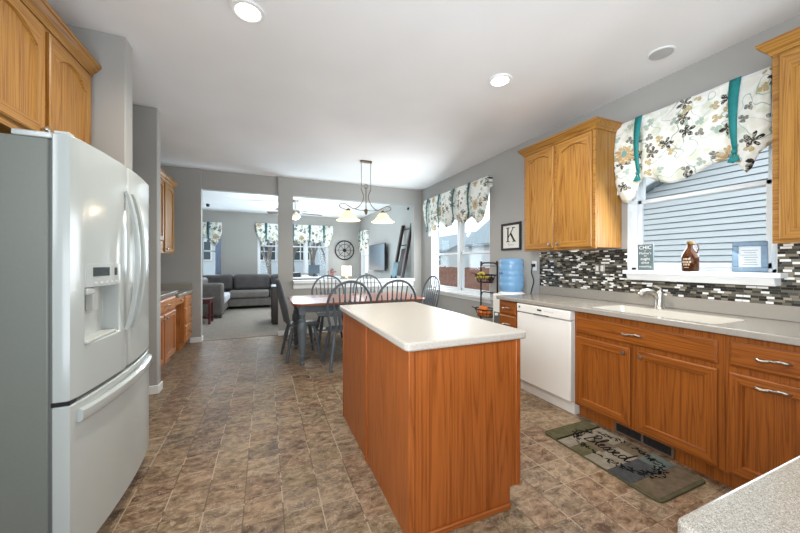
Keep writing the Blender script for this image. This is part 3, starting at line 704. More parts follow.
valance('window_valance', 'floral valance with four teal ribbons over the dining window', 'x', W-.001, 3.7, 5.68, 2.49,
        [(3.7, 2.3), (3.76, 2.1), (3.85, 1.92), (3.98, 1.85), (4.08, 1.93), (4.14, 2.0), (4.3, 1.9), (4.42, 1.89), (4.54, 1.97), (4.6, 2.0), (4.75, 1.9), (4.9, 1.88), (5.05, 1.98), (5.1, 1.98), (5.25, 1.88), (5.38, 1.8), (5.5, 1.76), (5.6, 1.9), (5.68, 2.2)],
        [(4.14, 2.02, .06), (4.58, 2.0, .06), (5.06, 1.97, .06), (5.5, 1.93, .06)], FABR, TEALD)
valance('window_valance', 'floral valance over the wide living room window behind the column', 'y', LBY-.001, -.27, 2.04, 2.46,
        [(-.27, 2.2), (-.12, 1.78), (0.02, 1.76), (.04, 1.98), (.3, 1.86), (.44, 1.84), (.75, 1.97), (.8, 1.97), (1.05, 1.86), (1.28, 1.97), (1.32, 1.97), (1.5, 1.88), (1.7, 1.97), (1.78, 1.78), (1.92, 1.8), (2.04, 2.2)],
        [(0.02, 2.0, .07), (.8, 2.0, .07), (1.3, 2.0, .07), (1.74, 2.0, .07)], FABL, TEALD, side=-1)
valance('window_valance', 'floral valance over the narrow living room window above the sofa', 'y', LBY-.001, -1.78, -1.17, 2.43,
        [(-1.78, 2.0), (-1.62, 1.98), (-1.5, 1.95), (-1.4, 1.74), (-1.28, 1.78), (-1.17, 2.1)], [(-1.5, 1.95, .07)], FABL, TEALD)
valance('window_valance', 'floral valance on the living room side window next to the television', 'x', W-.001, 9.6, 10.55, 2.3,
        [(9.6, 1.95), (9.75, 1.6), (9.9, 1.65), (9.95, 1.8), (10.2, 1.72), (10.4, 1.58), (10.55, 1.9)], [(9.95, 1.85, .06), (10.35, 1.8, .06)], FABR, TEALD)
for x0, lab in ((-1.78, 'left'), (-1.33, 'right')):
    b = MB(); n = 16; vs = []
    for k in range(n+1):
        x = x0+.14*k/n
        for z in (.3, 2.38): vs.append((x, LBY-.04+.02*math.sin(k*1.9), z))
    b.add(vs, [(2*k, 2*k+1, 2*k+3, 2*k+2) for k in range(n)])
    tag(b.build('curtain_panel', plain('blue_grey_sheer', (150, 166, 190), .9), None, smooth=True, solid=.004), 'blue grey curtain panel at the %s side of the narrow living room window' % lab, 'curtain')

sg = thing('sill_sign', 'small slate sign with white lettering on the sink window sill', 'sign', (2.9, 1.675, 1.2))
MB().box(2.894, 2.91, 1.617, 1.733, 1.2, 1.415).build('board', CHALK, sg, bevel=.002)
def wall_text(b, s, x, y, z, size, sx=1):
    vs, fs = text_geo(s, size); b.add([(x, y-u*sx, z+v) for u, v, w in vs], fs)
tb = MB()
for s, z, sz in (('CHIC', 1.375, .042), ('on', 1.358, .014), ("Mother's", 1.333, .026), ('day', 1.316, .016), ('might', 1.284, .032), ('about', 1.256, .026), ('everything', 1.226, .022)): wall_text(tb, s, 2.8935, 1.675, z, sz, 1 if s != 'CHIC' else .95)
tb.build('lettering', LETTER, sg)
gw = thing('growler_bottle', 'brown glass growler bottle with handle in the middle of the sill', 'bottle', (2.9, 1.372, 1.2))
MB().lathe([(.045, 0), (.05, .006), (.05, .1), (.047, .12), (.034, .15), (.019, .172), (.017, .2), (.02, .203), (.02, .215), (.012, .215)], (2.9, 1.372, 1.2), 24).build('glass', AMBER, gw, smooth=True)
MB().tube(bez([(2.9, 1.355, 1.398), (2.9, 1.33, 1.395), (2.9, 1.322, 1.365), (2.9, 1.333, 1.33)], 5), .005, 8).build('handle', AMBER, gw, smooth=True)
MB().lathe([(.021, .2), (.022, .203), (.022, .218), (.02, .222), (0, .222)], (2.9, 1.372, 1.2), 16).build('cap', plain('dull_brass_cap', (120, 92, 48), .5, .5), gw, smooth=True)
lb = MB()
for row, (z, ws) in enumerate(((1.283, (.01, .014, .008)), (1.262, (.012, .009, .012, .01)), (1.243, (.009, .012, .01)), (1.226, (.03,)))):
    u = -sum(ws)/2-.002*len(ws)
    for w in ws:
        pts = []
        for k in range(4):
            aa = (u+w*k/3+.001)/.0508; pts.append((2.9-.0508*math.cos(aa), 1.372-.0508*math.sin(aa)))
        hh = .014 if row < 3 else .004
        vs = [(x, y, z) for x, y in pts]+[(x, y, z+hh) for x, y in pts]; lb.add(vs, [(k, k+1, k+5, k+4) for k in range(3)]); u += w+.004
lb.build('printed_label', plain('faded_white_print', (196, 176, 150), .7), gw)
pf = thing('photo_frame', 'blue grey picture frame with printed card leaning on the sill', 'picture frame', (2.9, 1.055, 1.2), math.radians(20))
def tilt(x, y, z): k = math.radians(12); return (x*math.cos(k)+z*math.sin(k), y, z*math.cos(k)-x*math.sin(k)+.004)
def tb_box(b, *a, mi=0):
    t = MB().box(*a); b.add([tilt(*v) for v in t.v], t.f, mi)
q = MB(); tb_box(q, -.012, .006, -.08, .08, 0, .03); tb_box(q, -.012, .006, -.08, .08, .17, .2); tb_box(q, -.012, .006, -.08, -.05, .03, .17); tb_box(q, -.012, .006, .05, .08, .03, .17)
q.build('frame', BLUEF, pf, local=True, bevel=.004)
q = MB(); tb_box(q, -.002, .004, -.05, .05, .03, .17); q.build('card', plain('pale_blue_card', (206, 216, 222), .6), pf, local=True)
q = MB()
for k in range(7): tb_box(q, -.003, -.002, -.036+.004*(k % 3), .036-.01*(k % 2), .045+k*.016, .049+k*.016)
q.build('print', INKL, pf, local=True)

# mosaic outlet, wall outlet, puck light
ol = thing('outlet_plate', 'metal double outlet plate on the mosaic backsplash', 'outlet', (W-.01, 2.11, 1.18)); MB().box(W-.013, W-.008, 2.06, 2.16, 1.17, 1.25).build('plate', NICKEL, ol, bevel=.002)
for y in (2.085, 2.135): MB().box(W-.016, W-.013, y-.014, y+.014, 1.182, 1.238).build('socket', PAPER, ol, bevel=.002)
wo = thing('outlet_plate', 'white wall outlet with black plug above the counter end', 'outlet', (W-.003, 2.93, 1.2)); MB().box(W-.006, W, 2.895, 2.965, 1.17, 1.285).build('plate', WHITE, wo, bevel=.002)
MB().box(W-.035, W-.006, 2.91, 2.95, 1.215, 1.25).build('plug', BLACK, wo, bevel=.004)
tag(MB().tube(bez([(W-.03, 2.93, 1.225), (W-.045, 2.935, 1.15), (W-.03, 2.915, 1.05), (W-.04, 2.935, .95), (W-.05, 2.95, .86)], 6), .006, 8).build('power_cord', BLACK, None, smooth=True), 'black power cord hanging down from the white outlet', 'cord')
pk = thing('under_cabinet_light', 'small white light under the oak wall cabinet left of sink window', 'light', (2.72, 2.2, 1.37)); MB().lathe([(.03, 0), (.045, .008), (.048, .027)], (2.72, 2.2, 1.37), 18).build('housing', WHITE, pk, smooth=True); MB().lathe([(0, 0), (.028, 0), (.028, .003)], (2.72, 2.2, 1.368), 16).build('lens', FANL, pk)

# framed K
fk = thing('framed_monogram', 'black framed letter K print on the grey wall beside the dining window', 'picture', (W-.012, 3.32, 1.43))
x = W-.001; b = MB(); b.box(x-.02, x, 3.137, 3.503, 1.428, 1.455); b.box(x-.02, x, 3.137, 3.503, 1.753, 1.783); b.box(x-.02, x, 3.137, 3.168, 1.455, 1.753); b.box(x-.02, x, 3.472, 3.503, 1.455, 1.753)
b.build('frame', IRON, fk, bevel=.003); MB().box(x-.008, x-.002, 3.168, 3.472, 1.455, 1.753).build('print', PAPER, fk)
kl = MB()
def KP(poly): kl.prism(poly, lambda a, c, d: (x-.008-d, 3.33-a, 1.535+c), 0, .0015)
KP([(-.06, 0), (-.035, 0), (-.035, .19), (-.06, .19)]); KP([(-.08, 0), (-.015, 0), (-.015, .01), (-.08, .01)]); KP([(-.08, .18), (-.015, .18), (-.015, .19), (-.08, .19)])
KP([(-.035, .075), (.045, .185), (.062, .185), (-.035, .055)]); KP([(-.012, .105), (.055, .008), (.09, .008), (.008, .128)]); KP([(.03, .18), (.085, .18), (.085, .19), (.03, .19)]); KP([(.035, 0), (.1, 0), (.1, .01), (.035, .01)])
kl.build('letter', INK, fk)
sq = MB(); sq.tube(bez([(x-.009, 3.38, 1.495), (x-.009, 3.365, 1.52), (x-.009, 3.36, 1.49), (x-.009, 3.34, 1.505), (x-.009, 3.325, 1.49), (x-.009, 3.31, 1.505), (x-.009, 3.295, 1.49), (x-.009, 3.27, 1.505)], 5), .0018, 5); sq.build('script', INKL, fk)

# water cooler + bottle
wc = thing('water_cooler', 'white water cooler standing beyond the left end of the counter', 'water cooler', (2.69, 3.015, 0))
MB().box(2.535, 2.845, 2.87, 3.165, .02, .895).build('body', APPL, wc, bevel=.015, seg=3)
MB().box(2.53, 2.536, 2.9, 3.135, .5, .68).build('alcove', GASKET, wc); MB().box(2.49, 2.54, 2.91, 3.125, .47, .495).build('drip_tray', GREYP, wc, bevel=.004)
MB().lathe([(.15, 0), (.15, .012), (.125, .026), (.12, .03)], (2.69, 3.015, .893), 28).build('bottle_collar', WHITE, wc, smooth=True)
for y in (2.96, 3.07): MB().box(2.5, 2.535, y-.014, y+.014, .64, .67).build('tap', WHITE, wc, bevel=.004)
MB().box(2.55, 2.83, 2.885, 3.15, 0, .02).build('base', GASKET, wc)
wb = thing('water_bottle', 'large blue water bottle on the white cooler', 'bottle', (2.69, 3.015, .924))
pr = [(.03, 0), (.118, .004), (.13, .03)]
for k in range(5): z = .06+k*.066; pr += [(.141, z), (.141, z+.045), (.137, z+.055)] if k in (1, 2, 3) else [(.14, z), (.14, z+.04), (.136, z+.05)]
pr += [(.137, .37), (.12, .388), (.06, .392)]
MB().lathe(pr, (2.69, 3.015, .924), 32).build('plastic', WATER, wb, smooth=True)
MB().box(2.544, 2.551, 3.0, 3.06, 1.13, 1.15).build('label', plain('deep_blue_label', (40, 80, 150), .5), wb)

# wire fruit stand
fs_ = thing('fruit_stand', 'black wire fruit stand with hanging baskets below the dining window', 'fruit stand', (2.8, 3.57, 0))
yA, yB = 3.4, 3.745; xs = 2.8
def arch_wire(z0, z1): return bez([(xs, yA, z0), (xs, yA, z1-.08), (xs, yA+.02, z1-.02), (xs, yA+.07, z1), (xs, yB-.07, z1), (xs, yB-.02, z1-.02), (xs, yB, z1-.08), (xs, yB, z0)], 6)
MB().tube(arch_wire(0, 1.26), .011, 8).build('frame', IRON, fs_, smooth=True)
MB().tube(arch_wire(.78, .86), .009, 8).build('inner_hoop', IRON, fs_, smooth=True); MB().tube([(xs, yA, .36), (xs, yB, .36)], .005, 8).build('crossbar', IRON, fs_)
MB().tube([(xs, yA, 1.22), (xs, yB, 1.22)], .004, 8).build('crossbar', IRON, fs_)
for s in (yA, yB): MB().tube([(xs-.14, s, .008), (xs, s, .02), (xs+.12, s, .008)], .008, 8).build('foot', IRON, fs_)
for zc in (1.0, .54):
    b = MB(); cx, cy = xs-.06, (yA+yB)/2
    for k in range(3):
        rr = (.11+.025*k)*1.05; z = zc+.05*k; b.tube([(cx+rr*.72*math.cos(a), cy+rr*math.sin(a), z) for a in [2*PI*i/24 for i in range(24)]], .005 if k < 2 else .008, 6, True)
    for i in range(14):
        a = 2*PI*i/14; b.tube([(cx+.08*math.cos(a), cy+.115*math.sin(a), zc), (cx+.116*math.cos(a), cy+.168*math.sin(a), zc+.1)], .0035, 5)
    for i in range(5): yy = cy-.09+.045*i; b.tube([(cx-.07, yy, zc), (cx+.07, yy, zc)], .002, 5)
    b.tube([(cx-.115, cy, zc+.1), (cx-.16, cy+.08, zc+.13)], .006, 6)
    b.build('basket', IRON, fs_, smooth=True)
for i, (dx, dy, dz, rt) in enumerate(((-.075, .02, .045, .2), (-.03, .0, .045, .5), (.015, .03, .045, -.2), (-.05, .03, .09, .1))):
    P = [(2.74+dx+.03*math.sin(t*PI)-.01, 3.57+dy-.09+.18*t, 1.0+dz+.035*math.sin(t*PI)) for t in [k/8 for k in range(9)]]
    tag(MB().tube(P, [.006, .014, .018, .019, .019, .019, .018, .013, .005], 8).build('banana', BANANA, None, smooth=True), ['yellow banana lying lowest in the upper wire basket', 'yellow banana toward the window in the upper wire basket', 'yellow banana nearest the left rim of the upper basket', 'yellow banana topmost in the upper wire basket'][i], 'banana', 'bananas in the upper wire basket')
tag(MB().ball((2.75, 3.47, 1.045), .04).build('plum', PLUM, None, smooth=True), 'dark round fruit beside the bananas in the upper wire basket', 'fruit')
for i, (dx, dy, dz) in enumerate(((-.03, -.08, .04), (-.05, -.0, .04), (-.03, .08, .04), (.035, -.04, .04), (.035, .045, .04), (-.02, -.03, .105), (-.02, .05, .105))):
    tag(MB().ball((2.74+dx, 3.572+dy, .54+dz), .039, None, .037).build('orange', ORANGE, None, smooth=True), 'orange piled in the lower wire basket of the fruit stand', 'orange', 'oranges in the lower wire basket')

# kitchen mat
mt = thing('kitchen_mat', 'patchwork kitchen mat reading Blessed in front of the sink cabinet', 'mat', (2.13, 1.41, 0))
mx0, mx1, my0, my1 = 1.9, 2.345, 1.025, 1.8
b = MB()
MB().prism(rounded([(mx0, my0, .04), (mx1, my0, .04), (mx1, my1, .04), (mx0, my1, .04)]), lambda a, c, d: (a, c, d), .001, .011).build('backing', MATC[0], mt, bevel=.004)
def patch(x0, x1, y0, y1_, k): b.box(x0, x1, y0, y1_, .0108, .0124, k)
ys = [my0+.005, my0+.15, my0+.29, my0+.41, my0+.53, my0+.65, my1-.005]; cols = [(0,), (4, 1), (2, 3), (2, 3), (3, 2), (1, 1), (0,)]
patch(mx0+.02, mx1-.02, my0+.02, my0+.15, 3); patch(mx0+.004, mx1-.15, my0+.155, my0+.29, 4); patch(mx1-.15, mx1-.004, my0+.155, my0+.29, 1)
patch(mx0+.004, mx0+.15, my0+.29, my0+.44, 2); patch(mx0+.15, mx0+.3, my0+.29, my0+.42, 2); patch(mx0+.3, mx1-.004, my0+.29, my0+.45, 3)
patch(mx0+.004, mx0+.15, my0+.44, my0+.54, 0); patch(mx0+.15, mx0+.3, my0+.42, my0+.55, 3); patch(mx0+.3, mx1-.004, my0+.45, my0+.56, 2)
patch(mx0+.004, mx0+.22, my0+.55, my0+.66, 2); patch(mx0+.22, mx1-.004, my0+.56, my0+.66, 2); patch(mx0+.004, mx0+.22, my0+.66, my1-.13, 1); patch(mx0+.22, mx1-.004, my0+.66, my1-.13, 1)
patch(mx0+.02, mx1-.02, my1-.128, my1-.02, 0)
b.build('patchwork', MATC, mt)
b = MB(); rnd = random.Random(3); cx, cy = 2.15, 1.43
for k in range(210):
    a = rnd.uniform(0, 2*PI); rr = rnd.uniform(.82, 1.08); px, py = cx+.16*rr*math.cos(a), cy+.275*rr*math.sin(a); t = rnd.uniform(0, PI); l, w = rnd.uniform(.013, .022), .0065
    u = (math.cos(t), math.sin(t)); vv = (-u[1], u[0])
    b.add([(px-u[0]*l, py-u[1]*l, .0127), (px+vv[0]*w, py+vv[1]*w, .0127), (px+u[0]*l, py+u[1]*l, .0127), (px-vv[0]*w, py-vv[1]*w, .0127)], [(0, 1, 2, 3)])
b.build('leaf_wreath', MATC[5], mt)
b = MB()
def stroke(pts, r=.0042): b.tube([(cx+(v-.5)*.16, cy+.19-u*.38, .0125) for u, v in [(q[0], q[1]) for q in bez([(p[0], p[1], 0) for p in pts], 5)]], r, 5)
# cursive "Blessed": u runs along the word, v up
stroke([(.03, .1), (.06, .55), (.08, .95)]); stroke([(.03, .85), (.1, 1.0), (.15, .85), (.09, .58), (.16, .4), (.13, .15), (.04, .1)])
stroke([(.17, .2), (.24, .6), (.255, .95), (.225, .95), (.22, .5), (.24, .15), (.28, .2)])
stroke([(.28, .2), (.33, .4), (.31, .5), (.285, .35), (.31, .12), (.37, .2)])
stroke([(.37, .2), (.42, .52), (.44, .3), (.42, .12), (.39, .15)]); stroke([(.44, .15), (.5, .52), (.52, .3), (.5, .12), (.47, .15)])
stroke([(.52, .18), (.59, .4), (.57, .5), (.545, .35), (.57, .12), (.64, .2)])
stroke([(.72, .45), (.67, .48), (.64, .3), (.67, .12), (.72, .3), (.76, .95), (.74, .4), (.76, .12), (.82, .25)])
b.build('lettering', MATC[5], mt, smooth=True)

# ------------------------------------------------------------------ dining set
TX0, TX1, TY0, TY1, TZ = .305, 2.11, 4.03, 5.12, .765
tx, ty = (TX0+TX1)/2, (TY0+TY1)/2
tb_ = thing('dining_table', 'dining table with oak top and slate blue turned legs', 'table', (tx, ty, 0))
ch = .09
pol = [(TX0+ch, TY0), (TX1-ch, TY0), (TX1, TY0+ch), (TX1, TY1-ch), (TX1-ch, TY1), (TX0+ch, TY1), (TX0, TY1-ch), (TX0, TY0+ch)]
MB().prism(pol, lambda a, c, d: (a, c, d), TZ-.03, TZ).build('tabletop', TABX, tb_, bevel=.008, seg=3)
ap = MB(); e = .1
for (x0, x1, y0_, y1_) in ((TX0+e, TX1-e, TY0+e, TY0+e+.022), (TX0+e, TX1-e, TY1-e-.022, TY1-e), (TX0+e, TX0+e+.022, TY0+e, TY1-e), (TX1-e-.022, TX1-e, TY0+e, TY1-e)): ap.box(x0, x1, y0_, y1_, TZ-.12, TZ-.03)
ap.build('apron', SLATE, tb_)
for lx in (TX0+.115, TX1-.115):
    for ly in (TY0+.115, TY1-.115):
        g = MB(); g.box(lx-.04, lx+.04, ly-.04, ly+.04, TZ-.14, TZ-.03)
        g.lathe([(.022, 0), (.028, .015), (.022, .04), (.034, .06), (.032, .09), (.042, .1), (.042, .115), (.032, .125), (.036, .2), (.05, .34), (.058, .44), (.056, .5), (.038, .53), (.042, .545), (.042, .56), (.03, .57), (.034, .6), (.038, .63)], (lx, ly, 0), 18)
        g.build('leg', SLATE, tb_, smooth=True)

def make_chair(name='windsor_chair'):
    r = thing(name, '', 'chair', (0, 0, 0), 0, 'windsor chairs around the dining table')
    # seat faces +y
    pts = [(-.2, -.2), (.2, -.2), (.235, -.1), (.24, .08), (.21, .2), (.1, .225), (-.1, .225), (-.21, .2), (-.24, .08), (-.235, -.1)]
    vs = [(x*.93, y*.93, .425) for x, y in pts]+[(x, y, .452) for x, y in pts]+[(x*.8, y*.8, .45) for x, y in pts]+[(0, .0, .44)]
    n = len(pts); fs = [tuple(range(n))]
    for L in range(2):
        for i in range(n): fs.append((L*n+i, L*n+(i+1) % n, (L+1)*n+(i+1) % n, (L+1)*n+i))
    for i in range(n): fs.append((2*n+i, 2*n+(i+1) % n, 3*n))
    MB().add(vs, fs).build('seat', SLATE2, r, local=True, smooth=True, sub=1)
    tops = {}
    for sx in (-1, 1):
        for sy in (-1, 1):
            a = Vector((sx*.155, sy*.14-.005, .43)); c = Vector((sx*.225, sy*.215-.01, 0)); P = [a.lerp(c, k/10) for k in range(11)]
            MB().tube(P, [.017, .02, .024, .027, .026, .02, .016, .022, .02, .016, .017], 10).build('leg', SLATE2, r, local=True, smooth=True)
            tops[sx, sy] = a.lerp(c, .55)
    b = MB()
    for sx in (-1, 1): b.tube([tops[sx, -1], (tops[sx, -1]+tops[sx, 1])/2, tops[sx, 1]], [.008, .014, .008], 8)
    b.tube([(tops[-1, -1]+tops[-1, 1])/2, (0, 0, (tops[1, 1].z)), (tops[1, -1]+tops[1, 1])/2], [.008, .013, .008], 8); b.build('stretcher', SLATE2, r, local=True, smooth=True)
    H = .6; lean = .2
    def bp(u, h): return Vector((u, -.185-lean*h, .45+h))
    hoop = [(-.2, 0), (-.238, .15), (-.262, .3), (-.24, .43), (-.16, .54), (-.07, .585), (0, .595), (.07, .585), (.16, .54), (.24, .43), (.262, .3), (.238, .15), (.2, 0)]
    MB().tube(bez([bp(u, h) for u, h in hoop], 4), .015, 8).build('back_hoop', SLATE2, r, local=True, smooth=True)
    for k in range(7):
        q = (k-3)/3; ub = q*.14; ut = q*.2; ht = .6-.005-.17*abs(q)**2.6-.01
        a, c = bp(ub, 0), bp(ut, ht); dr = (c-a).normalized(); sd = Vector((1, 0, 0)); nn = dr.cross(sd).normalized(); sd = nn.cross(dr)
        prof = [(0, .008), (.18, .01), (.36, .02), (.42, .026), (.6, .02), (.65, .009), (1, .007)]
        vs = []
        for t, w in prof:
            p = a.lerp(c, t); th = .006
            vs += [p-sd*w-nn*th*.4, p-sd*w*.5-nn*th, p+sd*w*.5-nn*th, p+sd*w-nn*th*.4, p+sd*w+nn*th*.4, p+sd*w*.5+nn*th, p-sd*w*.5+nn*th, p-sd*w+nn*th*.4]
        m = len(prof); fs = [(i*8+j, i*8+(j+1) % 8, i*8+8+(j+1) % 8, i*8+8+j) for i in range(m-1) for j in range(8)]
        fs += [tuple(range(8)), tuple(range((m-1)*8, m*8))]
        MB().add(vs, fs).build('spindle', SLATE2, r, local=True)
    return r
def copy_tree(o, parent=None):
    c = o.copy(); COL.objects.link(c)
    if parent: c.parent = parent
    for k in list(o.children): copy_tree(k, c)
    return c
ch0 = make_chair()
spots = [(.45, 4.53, -PI/2+.09, 'windsor chair at the left end of the dining table, seen from its side'),
         (.91, 3.97, .02, 'windsor chair with its back to the island, left of the two on the near side'),
         (1.515, 3.98, -.02, 'windsor chair mostly hidden by the island, right of the two on the near side'),
         (.97, 5.18, PI, 'windsor chair on the far side of the table, left, below the table lamp'),
         (1.66, 5.18, PI, 'windsor chair on the far side of the table, right, below the television'),
         (2.2, 4.58, PI/2+.02, 'windsor chair at the right end of the table beside the dining window')]
allch = [ch0]+[copy_tree(ch0) for _ in spots[1:]]
for o, (x, y, a, l) in zip(allch, spots): o.location = (x, y, 0); o.rotation_euler = (0, 0, a); o['label'] = l

# chandelier
cx, cy = 1.362, 4.556
cd = thing('chandelier', 'two light pendant chandelier with cream glass bell shades over the table', 'chandelier', (cx, cy, C))
MB().prism(rounded([(cx-.09, cy-.03, .03), (cx+.09, cy-.03, .03), (cx+.09, cy+.03, .03), (cx-.09, cy+.03, .03)]), lambda a, c, d: (a, c, d), C-.025, C).build('canopy', BRONZE, cd, bevel=.004)
for s in (-1, 1):
    b = MB(); x = cx+s*.07
    for k in range(16):
        z = C-.035-k*.0235; ax = k % 2
        b.tube([(x+(.006*math.cos(t) if ax else 0), cy+(0 if ax else .006*math.cos(t)), z+.015*math.sin(t)) for t in [2*PI*i/10 for i in range(10)]], .002, 5, True)
    b.build('chain', BRONZE, cd)
zz = C-.41
MB().tube([(cx, cy, zz+.03), (cx, cy, 2.02)], .007, 8).build('stem', BRONZE, cd)
MB().tube([(cx+.03*math.cos(t), cy, zz+.035+.03*math.sin(t)) for t in [2*PI*i/18 for i in range(18)]], .004, 6, True).build('ring', BRONZE, cd)
MB().lathe([(.004, -.05), (.016, -.04), (.022, -.015), (.03, .0), (.026, .02), (.01, .035)], (cx, cy, 2.02), 14).build('finial', BRONZE, cd, smooth=True)
for s in (-1, 1):
    b = MB()
    b.tube(bez([(cx+s*.075, cy, C-.41), (cx+s*.06, cy, C-.45), (cx+s*.035, cy, C-.52), (cx+s*.05, cy, 2.17), (cx+s*.1, cy, 2.09), (cx+s*.17, cy, 2.045), (cx+s*.24, cy, 2.07), (cx+s*.32, cy, 2.11), (cx+s*.38, cy, 2.1), (cx+s*.385, cy, 2.06), (cx+s*.33, cy, 2.035), (cx+s*.26, cy, 2.02)], 6), .006, 7)
    b.tube(bez([(cx+s*.02, cy, 2.03), (cx+s*.1, cy, 2.03), (cx+s*.17, cy, 2.045)], 5), .005, 7)
    b.build('arm', BRONZE, cd, smooth=True)
    sx = cx+s*.262
    MB().lathe([(.012, .0), (.028, .005), (.03, .03), (.016, .045), (.01, .05)], (sx, cy, 1.995), 14).build('socket', BRONZE, cd, smooth=True)
    b = MB(); pr = [(.03, .135), (.05, .128), (.075, .1), (.1, .06), (.135, .022), (.168, .004), (.172, 0)]
    n = 28; b.add([(sx+r*math.cos(2*PI*k/n), cy+r*math.sin(2*PI*k/n), 1.87+z) for r, z in pr for k in range(n)], [(i*n+k, i*n+(k+1) % n, (i+1)*n+(k+1) % n, (i+1)*n+k) for i in range(len(pr)-1) for k in range(n)])
    b.build('shade', SHADE, cd, smooth=True, solid=.004)
    MB().ball((sx, cy, 1.93), .028).build('bulb', FANL, cd, smooth=True)
    d = bpy.data.lights.new('chandelier_bulb_light', 'POINT'); d.energy = 5; d.color = (1, .85, .66); d.shadow_soft_size = .04
    o = bpy.data.objects.new('chandelier_bulb_light', d); COL.objects.link(o); o.location = (sx, cy, 1.885)

# ------------------------------------------------------------------ living room
sf = thing('sectional_sofa', 'grey sectional sofa in the living room beyond the doorway', 'sofa', (-.6, 9.5, 0))
def rb(name, a, m, par=sf, bv=.05): return MB().box(*a).build(name, m, par, bevel=bv, seg=4)
rb('base', (-1.8, 1.55, 9.72, 10.5, .08, .3), SOFA, bv=.02); rb('base', (-1.8, -.92, 8.4, 9.72, .08, .3), SOFA, bv=.02)
rb('backrest', (-1.8, 1.55, 10.3, 10.56, .1, .82), SOFA); rb('backrest', (-1.86, -1.6, 8.4, 10.3, .1, .84), SOFA)
rb('armrest', (-1.86, -.885, 8.3, 8.52, .06, .8), SOFA, bv=.06); rb('armrest', (1.5, 1.75, 9.68, 10.5, .08, .66), SOFA, bv=.06)
for x0, x1 in ((-.92, .1), (.12, 1.5)): rb('seat_cushion', (x0, x1, 9.66, 10.3, .3, .5), SOFA, bv=.06)
rb('seat_cushion', (-1.62, -.86, 8.54, 9.64, .3, .49), SOFAL, bv=.05)
for x0, x1 in ((-1.62, -.85), (-.83, .12), (.14, .62), (.64, 1.5)): rb('back_cushion', (x0, x1, 10.08, 10.38, .5, .93), CUSH, bv=.09)
rb('back_cushion', (-1.66, -1.4, 8.56, 9.9, .49, .88), SOFA, bv=.08)
fe = MB()
for x, y in ((-1.8, 8.4), (-.95, 8.36), (-.95, 9.76), (1.5, 9.76), (1.5, 10.45), (-1.8, 10.45)): MB().box(x-.03, x+.03, y-.03, y+.03, 0.006, .1).build('foot', DKWOOD, sf)
et = thing('end_table', 'small red mahogany end table in front of the sofa arm', 'table', (-1.18, 7.75, .006))
MB().box(-1.5, -1.02, 7.55, 8.0, .5, .53).build('tabletop', MAHOG, et, bevel=.006); MB().box(-1.47, -1.05, 7.58, 7.97, .42, .5).build('apron', MAHOG, et)
for x in (-1.46, -1.06):
    for y in (7.59, 7.96): MB().box(x-.022, x+.022, y-.022, y+.022, .006, .42).build('leg', MAHOG, et)
MB().box(-1.46, -1.06, 7.59, 7.96, .14, .16).build('shelf', MAHOG, et)
ac = thing('armchair', 'dark brown armchair end showing left of the grey column', 'armchair', (.5, 7.4, .006))
rb('armrest', (.11, .32, 7.02, 7.75, .03, .78), DKWOOD, ac, .02); rb('seat_cushion', (.32, .9, 7.05, 7.6, .1, .45), CUSH, ac, .04); rb('backrest', (.32, .9, 7.55, 7.75, .1, .8), CUSH, ac, .04); rb('armrest', (.9, 1.1, 7.02, 7.75, .03, .7), DKWOOD, ac, .02); rb('base', (.13, 1.08, 7.06, 7.72, .006, .12), DKWOOD, ac, .01)
# desk under the window with a screen, pot, printer
ds = thing('console_table', 'pale console table below the living room window', 'table', (1.35, 9.2, .006))
MB().box(.6, 1.95, 8.95, 9.45, .84, .88).build('tabletop', WHITE, ds, bevel=.006)
for x in (.65, 1.9):
    for y in (9.0, 9.4): MB().box(x-.025, x+.025, y-.025, y+.025, .006, .84).build('leg', WHITE, ds)
mo = thing('monitor', 'dark computer monitor on the pale console table', 'monitor', (1.25, 9.2, .88)); MB().box(1.1, 1.4, 9.19, 9.22, .96, 1.2).build('screen', TVM, mo, bevel=.005); MB().box(1.22, 1.28, 9.2, 9.23, .89, 1.0).build('stand', BLACK, mo); MB().box(1.15, 1.35, 9.13, 9.27, .88, .89).build('base', BLACK, mo)
tag(MB().box(.62, .88, 9.05, 9.35, .88, 1.0).build('printer', BLACK, None, bevel=.02), 'black box like printer at the left end of the console table', 'printer')
tag(MB().box(.9, 1.08, 9.0, 9.3, .88, .93).build('paper_stack', PAPER, None, bevel=.004), 'low stack of white papers on the console table', 'paper')
vz = thing('flower_pot', 'small pot of pink red flowers on the console table by the window', 'plant', (1.75, 9.25, .88)); MB().lathe([(.04, 0), (.06, .1), (.05, .1)], (1.75, 9.25, .88), 14).build('pot', plain('terracotta', (176, 110, 92), .8), vz, smooth=True)
fb = MB(); rnd = random.Random(5)
for k in range(22): fb.ball((1.75+rnd.gauss(0, .04), 9.25+rnd.gauss(0, .04), 1.02+rnd.gauss(0, .035)), .022, n=6, m=4)
fb.build('blossom', plain('pink_red_petals', (150, 104, 104), .8), vz)
lt = thing('side_table', 'small round side table under the lit lamp', 'table', (2.33, 9.9, .006)); MB().lathe([(.22, 0), (.22, .025)], (2.33, 9.9, .72), 24).build('tabletop', DKWOOD, lt); MB().lathe([(.15, 0), (.15, .03), (.03, .06), (.025, .71)], (2.33, 9.9, .006), 16).build('pedestal', DKWOOD, lt, smooth=True)
lm = thing('table_lamp', 'lit table lamp with cream shade below the wheel clock', 'lamp', (2.33, 9.9, .746)); MB().lathe([(.07, 0), (.07, .015), (.03, .03), (.05, .06), (.02, .12)], (2.33, 9.9, .746), 16).build('base', NICKEL, lm, smooth=True)
n = 24; MB().add([(2.33+r*math.cos(2*PI*k/n), 9.9+r*math.sin(2*PI*k/n), z) for r, z in ((.155, .85), (.145, 1.17)) for k in range(n)], [(k, (k+1) % n, n+(k+1) % n, n+k) for k in range(n)]).build('shade', LAMPS, lm, smooth=True, solid=.003)
